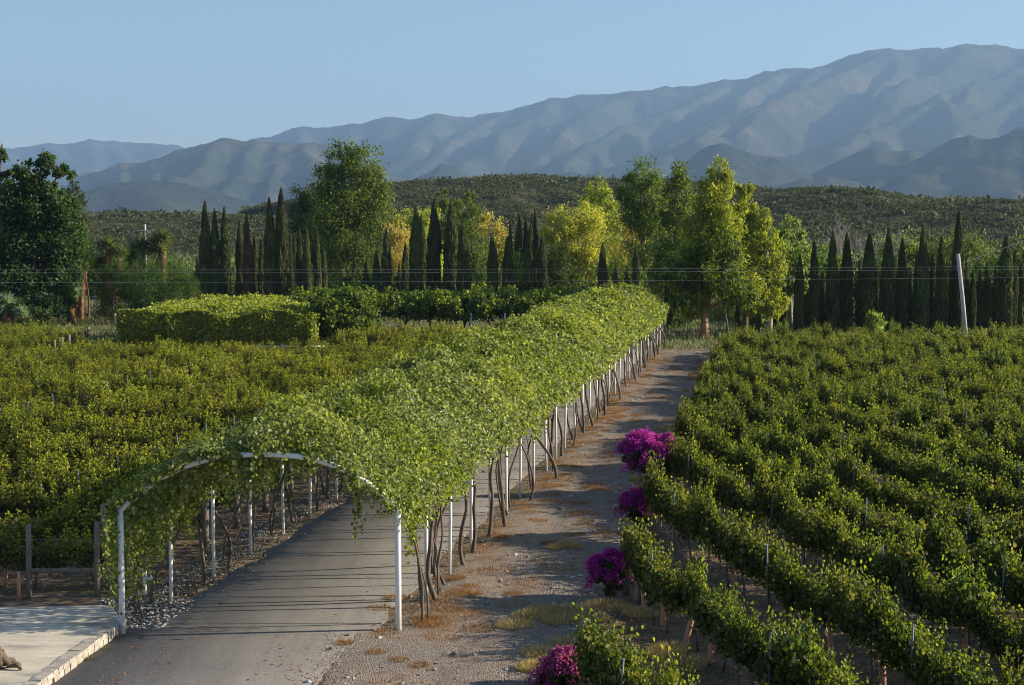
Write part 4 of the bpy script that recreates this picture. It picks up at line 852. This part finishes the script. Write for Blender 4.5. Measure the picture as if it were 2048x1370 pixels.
for px in (942, 1010, 760):
    x = gp(px, 690)[0]/gp(px, 690)[1]*(TY0-.8); mb = MB(); mb.tube([(x-off[0], -.8, -.1), (x-off[0], -.8, 1.9)], .045, 8); mb.build('post', M['white'], root)
T('garden_bush', 'rounded green bush between the flat pergola and the overhead vine row', 'bush', 93, [(665, 628, 42, 34), (640, 615, 26, 28), (700, 615, 34, 30), (690, 650, 44, 30), (650, 655, 40, 28), (722, 645, 28, 34)], M['t_green'], 676, None, dens=2.2, ls=.19, droop=0, width=.8, trunk=.1, limbs=False, seed=55)

# ------------------------------------------------------------------ bougainvilleas
for k, (cx, cy, rx, ry, D, lb) in enumerate([
    (1292, 905, 50, 42, 43.6, 'largest purple bougainvillea, spilling toward the dirt path'),
    (1271, 1004, 27, 26, 38.0, 'small magenta bougainvillea tuft at a thick wooden post'),
    (1216, 1134, 33, 31, 31.4, 'purple bougainvillea hugging the left side of the second row end post'),
    (1125, 1340, 44, 36, 25.3, 'pinkish round bougainvillea at the bottom of the path'),
    (1366, 822, 9, 6, 55., 'tiny purple bougainvillea sprig high on a distant row end')]):
    g = rng(900+k); c = at(cx, cy, D); x, y = c[0], D; root = empty('bougainvillea', (x, y, 0)); tag(root, lb, 'bougainvillea', 'bougainvilleas at the vine row ends')
    r = np.array([rx, rx*.8, ry])*D/FP; c0 = np.array([0, 0, c[2]])
    parts = []; gparts = []
    for q in range(20):
        d = runit(g, 1)[0]*np.array([.75, .6, .6]); 
        if k == 0 and q < 3: d = np.array([.75-.6*q, 0, .5-.35*(q == 1)])
        cc = c0+d*r*1.15; cc[2] += .05; parts.append(blob_leaves(g, cc, r*g.uniform(.16, .36), 1100 if k != 4 else 60, .042, .0, 1.1, clump=22, six=False, cs=.35))
        gparts.append(blob_leaves(g, c0+d*r*.9-[0, 0, r[2]*.3], r*.45, 260, .07, .1, .7))
    low = np.array([r[0]*.3, 0, c0[2]*.45]); gparts.append(blob_leaves(g, low, np.array([r[0]*.55, r[1]*.5, c0[2]*.45]), 700, .07, .2, .7))
    link('blossom', fast_mesh('blossom', *join(parts)[:2]), M['boug_pink' if k == 3 else 'boug'], root); link('leaves', fast_mesh('leaves', *join(gparts)[:2]), M['t_dark'], root)
    sp = []
    for q in range(26 if k != 4 else 3):
        a = g.uniform(0, 6.28); el = g.uniform(-.3, 1.2); L = r[0]*g.uniform(1.0, 1.65); dd = np.array([math.cos(a)*math.cos(el), .7*math.sin(a)*math.cos(el), math.sin(el)*.95]); t = np.linspace(.3, 1, 14)[:, None]
        P = c0+dd*L*t-np.array([0, 0, .45*L])*t**2.5+g.normal(size=(14, 3))*.012; P = np.repeat(P, 9, 0)+g.normal(size=(126, 3))*.035; sp.append(leaves(P, runit(g, 126), runit(g, 126), .042*g.uniform(.6, 1.3, 126), 1.1, False))
    link('blossom', fast_mesh('blossom', *join(sp)[:2]), M['boug_pink' if k == 3 else 'boug'], root)
    mb = MB()
    for q in range(4): mb.tube([(r[0]*.4, 0, -.05), (r[0]*.2+g.uniform(-.1, .1), g.uniform(-.1, .1), c0[2]*.5), c0+g.normal(size=3)*r*.3], [.03, .022, .01], 6)
    mb.build('stem', M['vinebark'], root)

# ------------------------------------------------------------------ poles and wires
def pole(name, label, p0, p1, r, mat, arms=None):
    root = empty(name, tuple(p0)); tag(root, label, 'pole'); mb = MB(); d = p1-p0
    mb.tube([np.array([0, 0, -.3]), d*.5, d], [r, r*.92, r*.8], 12); mb.build('shaft', M[mat], root)
    if arms:
        for z, wd in arms:
            mb = MB(); mb.box(d+[0, 0, z], (wd, .12, .12)); mb.build('crossarm', M[mat], root, smooth=False)
            for s_ in (-.45, 0, .45):
                i_ = MB(); i_.tube([d+[s_*wd, 0, z+.05], d+[s_*wd, 0, z+.25]], .05, 8); i_.build('insulator', M['steel'], root)
    return root
b_ = gp(1935, 697); pole('utility_pole', 'leaning pale wooden pole at the far side of the right vineyard', b_, at(1916, 508, b_[1]), .14, 'palewood')
PY = b_[1]
p = at(290, 448, 190); pole('utility_pole', 'small cross-armed power pole above the yuccas at left', np.array([p[0], 190, 0]), p, .13, 'palewood', [(-.75, 2.0)])
p = at(860, 450, 178); pole('utility_pole', 'cross-armed power pole mostly hidden behind the middle cypresses', np.array([p[0], 178, 0]), p, .12, 'palewood', [(-.4, 2.3)])
for k, (ya, yb, lb) in enumerate([(541, 532, 'uppermost of the three long power wires crossing the view'), (547, 538, 'middle one of the three long power wires'), (567, 554, 'lowest of the three long power wires')]):
    a_ = at(-300, ya, 97); b2 = at(2350, yb, 97+k*.3); mb = MB(); t = np.linspace(0, 1, 24); P = a_+(b2-a_)*t[:, None]; P[:, 2] -= .12*4*t*(1-t)-.06
    org2 = P[0].copy(); mb.tube(P-org2, .0065, 5, False); o = mb.build('power_wire', M['wire'], None, tuple(org2)); tag(o, lb, 'wire', 'power wires')
a_ = at(1922, 527, PY); b2 = at(2140, 445, PY+2); mb = MB(); mb.tube([a_*0, (b2-a_)*.5-[0, 0, .05], b2-a_], .011, 5, False); o = mb.build('guy_wire', M['wire'], None, tuple(a_)); tag(o, 'thin slanting wire running up from the leaning pole', 'wire')

# ------------------------------------------------------------------ slab, edging, rubble, tap, stump
SH = .2
pts = [gp(-150, 1213, SH), gp(0, 1215, SH), gp(222, 1210, SH), gp(243, 1238, SH), gp(243, 1238, SH)+(gp(60, 1370, SH)-gp(243, 1238, SH))*2.2, gp(-500, 1500, SH)]
top = [(p[0], p[1], SH) for p in pts]; bot = [(p[0], p[1], -.1) for p in pts]; n = len(pts)
me = bpy.data.meshes.new('slab'); me.from_pydata(top+bot, [], [tuple(range(n))[::-1]]+[(i, (i+1) % n, n+(i+1) % n, n+i) for i in range(n)]); me.update()
o = link('concrete_slab', me, concrete_mat()); tag(o, 'raised pale concrete slab with stained surface in the lower left corner', 'slab')
o['kind'] = 'structure'
g = rng(950)
e0 = gp(243, 1238, SH); e1 = e0+(gp(60, 1370, SH)-e0)*2.2; L = np.linalg.norm(e1-e0); d = (e1-e0)/L; nrm = np.array([-d[1], d[0], 0]); 
if nrm[0] < 0: nrm = -nrm
mb = MB(); t = 0
while t < L:
    wd = g.uniform(.14, .3); c = e0+d*(t+wd/2)+nrm*.04
    hh = g.uniform(.09, .13); mb.box((c[0], c[1], hh/2+.0), (wd*.93, g.uniform(.1, .16), hh+.06), math.atan2(d[1], d[0]), .012, g)
    mb.box((c[0]-nrm[0]*.05, c[1]-nrm[1]*.05, .165), (wd*.98, g.uniform(.2, .24), g.uniform(.075, .1)), math.atan2(d[1], d[0]), .01, g)
    t += wd
o = mb.build('stone_edging', M['stone'], smooth=False); tag(o, 'rough stone edging along the concrete slab beside the road', 'edging')
def rocks(name, pts, szs, mat, g, flat=.6):
    ico = np.array([[0, 0, 1], [.894, 0, .447], [.276, .851, .447], [-.724, .526, .447], [-.724, -.526, .447], [.276, -.851, .447], [.724, .526, -.447], [-.276, .851, -.447], [-.894, 0, -.447], [-.276, -.851, -.447], [.724, -.526, -.447], [0, 0, -1]])
    fc = np.array([[0, 1, 2], [0, 2, 3], [0, 3, 4], [0, 4, 5], [0, 5, 1], [1, 6, 2], [2, 7, 3], [3, 8, 4], [4, 9, 5], [5, 10, 1], [6, 7, 2], [7, 8, 3], [8, 9, 4], [9, 10, 5], [10, 6, 1], [11, 7, 6], [11, 8, 7], [11, 9, 8], [11, 10, 9], [11, 6, 10]])
    n = len(pts); sc_ = szs[:, None, None]*g.uniform(.6, 1.2, (n, 1, 3))*np.array([1, 1, flat]); V = pts[:, None]+ico[None]*sc_*g.uniform(.75, 1.2, (n, 12, 1))
    return link(name, fast_mesh(name, V.reshape(-1, 3), (fc[None]+np.arange(n)[:, None, None]*12).reshape(-1, 3)), mat)
# rubble by the slab corner
n = 900; P = np.array([gp(a, b) for a, b in zip(g.uniform(200, 385, n), g.uniform(1200, 1262, n))]); ok = np.array([(p[0] < Xl(p[1])+.55) and not (p[1] < 30.2 and p[0] < -7.45) for p in P]); P = P[ok]; P[:, 2] = .03
o = rocks('rubble', P, g.uniform(.012, .05, len(P)), M['pebble'], g); tag(o, 'pale rubble stones heaped beside the slab corner', 'stones', kind='stuff')
n = 16000; Y = 24+g.random(n)**1.7*70; X = np.where(Y > 28.6, Xr(Y)-.4, -3.3)+g.random(n)**1.2*(4.6+np.clip(30-Y, 0, 5)*.0)
P = np.stack([X, Y, near_z(X, Y)+.035], 1); o = rocks('gravel', P, g.uniform(.006, .022, n)*(1+(g.random(n) < .03)*2.0), M['pebble'], g); tag(o, 'loose grey gravel scattered over the dirt path', 'gravel', kind='stuff')
n = 9000; Y = 29+g.random(n)*28; X = Xl(Y)+.55-g.random(n)**.7*1.6; P = np.stack([X, Y, near_z(X, Y)+.02], 1); o = rocks('gravel', P, g.uniform(.008, .03, n), M['pebble'], g); tag(o, 'stones and clods along the left tunnel posts', 'gravel', kind='stuff')
n = 2600; Y = 24.5+g.random(n)**1.6*40; e = g.random(n); X = np.where(g.random(n) < .6, np.where(Y > 28.6, Xr(Y)-.45, -3.)-e**2.5*1.3, Xl(np.maximum(Y, 28.5))+.35+e**2.5*1.2)
P = np.stack([X, Y, 0*X+.036], 1); V, Fq, _ = leaves(P, runit(g, n)*[1, 1, .15], runit(g, n)*.4+[0, 0, 1], g.uniform(.02, .07, n), .7, False)
o = link('leaf_litter', fast_mesh('leaf_litter', V, Fq), M['dry_red']); tag(o, 'dead leaves blown along both edges of the asphalt', 'leaf litter', kind='stuff')
# tap
t0 = gp(290, 1190); root = empty('standpipe', tuple(t0)); tag(root, 'white plastic water standpipe with side tap near the first left post', 'standpipe')
mb = MB(); mb.tube([(0, 0, -.1), (0, 0, .36)], .035, 10); mb.tube([(0, 0, .36), (0, 0, .5)], .045, 10); mb.build('pipe', M['white'], root)
mb = MB(); mb.tube([(0, 0, .33), (.1, 0, .33), (.17, 0, .33)], .028, 10); mb.tube([(.15, 0, .33), (.2, 0, .33)], .04, 10); mb.tube([(.13, 0, .3), (.13, 0, .4)], .02, 8); mb.build('tap', M['white'], root)
# weathered stump on the slab
s0 = gp(-6, 1335, SH); root = empty('tree_stump', tuple(s0)); tag(root, 'gnarled weathered root stump on the slab at the left edge', 'stump')
gs = rng(77)
for q in range(12):
    a = q*.55+gs.uniform(-.2, .2); L = gs.uniform(.2, .5); h0 = gs.uniform(.1, .38); mb = MB(); t = np.linspace(0, 1, 8)
    P = np.stack([L*t*math.cos(a)+.04*np.sin(t*9+q), L*t*math.sin(a)+.04*np.sin(t*7+q*2), h0*(1-t)**1.2+.05*np.sin(t*11+q)*t+.02], 1)
    mb.tube(P, .085*(1-.75*t)+.015*np.sin(t*17+q), 8); mb.build('root', M['bark'], root)
# left fence: rails and weathered posts between first left rows
for k, (px, py, h, lb) in enumerate([(195, 1192, 1.5, 'thick reddish weathered post nearest the first tunnel hoop'), (220, 1180, 1.75, 'grey leaning post just behind the thick reddish one'), (58, 1193, 1.45, 'grey post near the middle of the shaded front vines'), (37, 1198, .55, 'short pinkish stake in front of the shaded vines'), (12, 1170, .6, 'short pinkish stake at the left edge')]):
    b_ = gp(px, py); root = empty('vineyard_post', tuple(b_)); tag(root, lb, 'post', 'posts at the shaded front vines'); q = MB()
    r_ = .055 if h > 1 else .035; tl = -.12 if k == 1 else .02
    q.tube([(0, 0, -.1), (tl*.5, 0, h*.5), (tl, 0, h)], [r_, r_, r_*.9], 10); q.build('shaft', M['tube'] if k > 2 else M['wood'], root)
for k, (a, b, lb) in enumerate([((62, 1142), (190, 1138), 'low grey rail in front of the shaded vines'), ((200, 1112), (250, 1112), 'short upper rail beside the leaning grey post')]):
    p0 = at(*a, 31.9+k*.8); p1 = at(*b, 31.9+k*.8); mb = MB(); mb.box((p1-p0)/2, (np.linalg.norm(p1-p0), .04, .06)); o = mb.build('fence_rail', M['wood'], None, tuple(p0), smooth=False); tag(o, lb, 'rail')

# ------------------------------------------------------------------ grass
def tufts(g, C, rad, n, h, lean=.5, w=.05):
    i = g.integers(len(C), size=n); a = g.uniform(0, 6.28, n); r = np.sqrt(g.random(n))*rad[i]
    P = C[i]+np.stack([r*np.cos(a), r*np.sin(a), 0*r], 1); P[:, 2] = near_z(P[:, 0], P[:, 1])+.005
    D = np.stack([np.cos(a)*lean*g.random(n), np.sin(a)*lean*g.random(n), np.full(n, 1.)], 1)+runit(g, n)*.25
    return leaves(P, D, runit(g, n), h*g.uniform(.4, 1.2, n)*(1-.4*(r/(rad[i]+.01))), w, False)[:2]
g = rng(970)
def patch(lst): return np.array([gp(a, b) for a, b, c in lst]), np.array([c for a, b, c in lst])
tan = [(1130, 1092, .22), (1148, 1098, .18), (1110, 1100, .15), (1030, 1255, .3), (1090, 1225, .35), (1160, 1222, .35), (1210, 1212, .35), (1120, 1245, .3), (1060, 1235, .3), (1180, 1240, .3), (1240, 1220, .25), (1100, 1330, .3), (1130, 1290, .28), (1080, 1310, .3), (1150, 1310, .3), (1060, 1340, .2), (1335, 880, .3), (1330, 860, .3), (1300, 1350, .4), (1360, 1330, .4), (1280, 1230, .3), (1340, 1300, .3), (1275, 960, .2), (1330, 1310, .3)]
C, r_ = patch(tan); V, Fq = tufts(g, C, r_*1.15, 26000, .19, .8, .06)
o = link('dry_grass', fast_mesh('dry_grass', V, Fq), M['dry']); tag(o, 'straw coloured dry grass tufts on the dirt path', 'grass', kind='stuff')
red = []
for q in range(190):
    s = g.random()**1.3*66; p = R0+AX*s+CX*(g.uniform(.1, 1.0) if g.random() < .75 else g.uniform(1.6, 2.3)); red.append((p[0], p[1], g.uniform(.12, .4)))
for q in range(60): y = 33+g.random()*55; red.append((2.1+.1605*(y-31.6)+g.uniform(-.8, .2), y, g.uniform(.15, .35)))
for (a, b, c) in [(860, 1240, .3), (900, 1210, .35), (880, 1280, .3), (930, 1235, .35), (790, 1200, .2), (760, 1220, .2), (940, 1180, .35), (770, 1270, .2), (750, 1310, .15), (840, 1335, .15), (800, 1325, .15), (980, 1095, .3), (1000, 1080, .3), (1030, 1210, .3), (1290, 1080, .3), (1150, 930, .35), (1120, 1005, .3), (900, 1160, .3), (960, 1260, .25), (690, 1290, .12)]:
    p = gp(a, b); red.append((p[0], p[1], c))
C = np.array([(a, b, 0) for a, b, c in red]); r_ = np.array([c for a, b, c in red]); V, Fq = tufts(g, C, r_*1.15, 110000, .14, 1.3, .06)
o = link('dry_grass', fast_mesh('dry_grass', V, Fq), M['dry_red']); tag(o, 'rusty dead grass and weeds along tunnel posts and path edge', 'grass', kind='stuff')
# weeds: under left vines, under right rows, far field edges
pts = []
for q in range(500): y = 29.8+g.random()*50; x = Xl(y)-.1-g.random()*(1.4 if g.random() < .6 else 9); pts.append((x, y, .3)) if not (y < 31.6 and x < -7.6) else None
for q in range(900): y = 24+g.random()*55; x = 3.+.1605*(y-31.63)+g.random()*(.33*y); pts.append((x, y, .35))
pts += [tuple(gp(160, 1325)[:2])+(.12,), tuple(gp(172, 1318)[:2])+(.12,), tuple(gp(180, 1322)[:2])+(.1,), tuple(gp(212, 1302)[:2])+(.08,), tuple(gp(285, 1178)[:2])+(.3,), tuple(gp(310, 1170)[:2])+(.3,)]*3
C = np.array([(a, b, 0) for a, b, c in pts]); r_ = np.array([c for a, b, c in pts]); V, Fq = tufts(g, C, r_, 60000, .11, 1., .07)
o = link('weeds', fast_mesh('weeds', V, Fq), M['weed']); tag(o, 'low green and yellow weeds under the vines', 'weeds', kind='stuff')
n = 50000; Y = 25+g.random(n)*50; X = np.where(g.random(n) < .35, Xl(Y)+.2-g.random(n)*6, 2.0+.1605*(Y-31.63)+g.random(n)*(.32*Y)); bad = (X < -7.5) & (Y < 31.8); X, Y = X[~bad], Y[~bad]; n = len(X)
P = np.stack([X, Y, near_z(X, Y)+.012], 1); V, Fq, _ = leaves(P, runit(g, n)*[1, 1, .2], runit(g, n)*.5+[0, 0, 1], g.uniform(.03, .09, n), .7, False)
o = link('leaf_litter', fast_mesh('leaf_litter', V, Fq), M['dry_red']); tag(o, 'brown fallen vine leaves under the rows', 'leaf litter', kind='stuff')
for kk in range(1):
    n = 2600; Y = 158+g.random(n)*190; X = (g.random(n)*.8-.4)*Y; rad = g.uniform(.6, 1.8, n); K = 22
    off = runit(g, n*K).reshape(n, K, 3)*g.uniform(.5, 1, (n, K, 1)); off[..., 2] = np.abs(off[..., 2])
    P = np.stack([X, Y, 0*X], 1)[:, None]+off*rad[:, None, None]; Dn = off+runit(g, n*K).reshape(n, K, 3)*.8
    V, Fq, _ = leaves(P.reshape(-1, 3), Dn.reshape(-1, 3), runit(g, n*K), np.repeat(rad*.55, K), .8, False)
    o = link('scrub', fast_mesh('scrub', V, Fq), M['scrub']); tag(o, 'green scrub on the plain between cypresses and hills', 'scrub', kind='stuff')
# meadow strip beyond the vineyards
n = 60000; Y = 94+g.random(n)**1.3*60; X = (g.random(n)*.8-.4)*Y; P = np.stack([X, Y, 0*X], 1); V, Fq, _ = leaves(P, runit(g, n)*.5+[0, 0, 1], runit(g, n), g.uniform(.2, .5, n), .12, False)
o = link('meadow_grass', fast_mesh('meadow_grass', V, Fq), M['weed']); tag(o, 'olive grass strip between vineyards and cypress lines', 'grass', kind='stuff')

# ------------------------------------------------------------------ haze
mb = MB(); mb.box((0, 6400, 560), (20000, 15000, 1220)); me = mb.mesh('haze', False)
m = bpy.data.materials.new('haze'); m.use_nodes = True; nt = m.node_tree; nt.nodes.remove(nt.nodes['Principled BSDF'])
pv = nt.nodes.new('ShaderNodeVolumePrincipled'); pv.inputs['Color'].default_value = (.35, .57, .93, 1); pv.inputs['Density'].default_value = 9.8e-5; pv.inputs['Anisotropy'].default_value = .1
nt.links.new(pv.outputs[0], nt.nodes['Material Output'].inputs['Volume'])
o = link('haze', me, m); tag(o, kind='stuff', label='thin blue haze veiling the distant mountains', cat='haze')
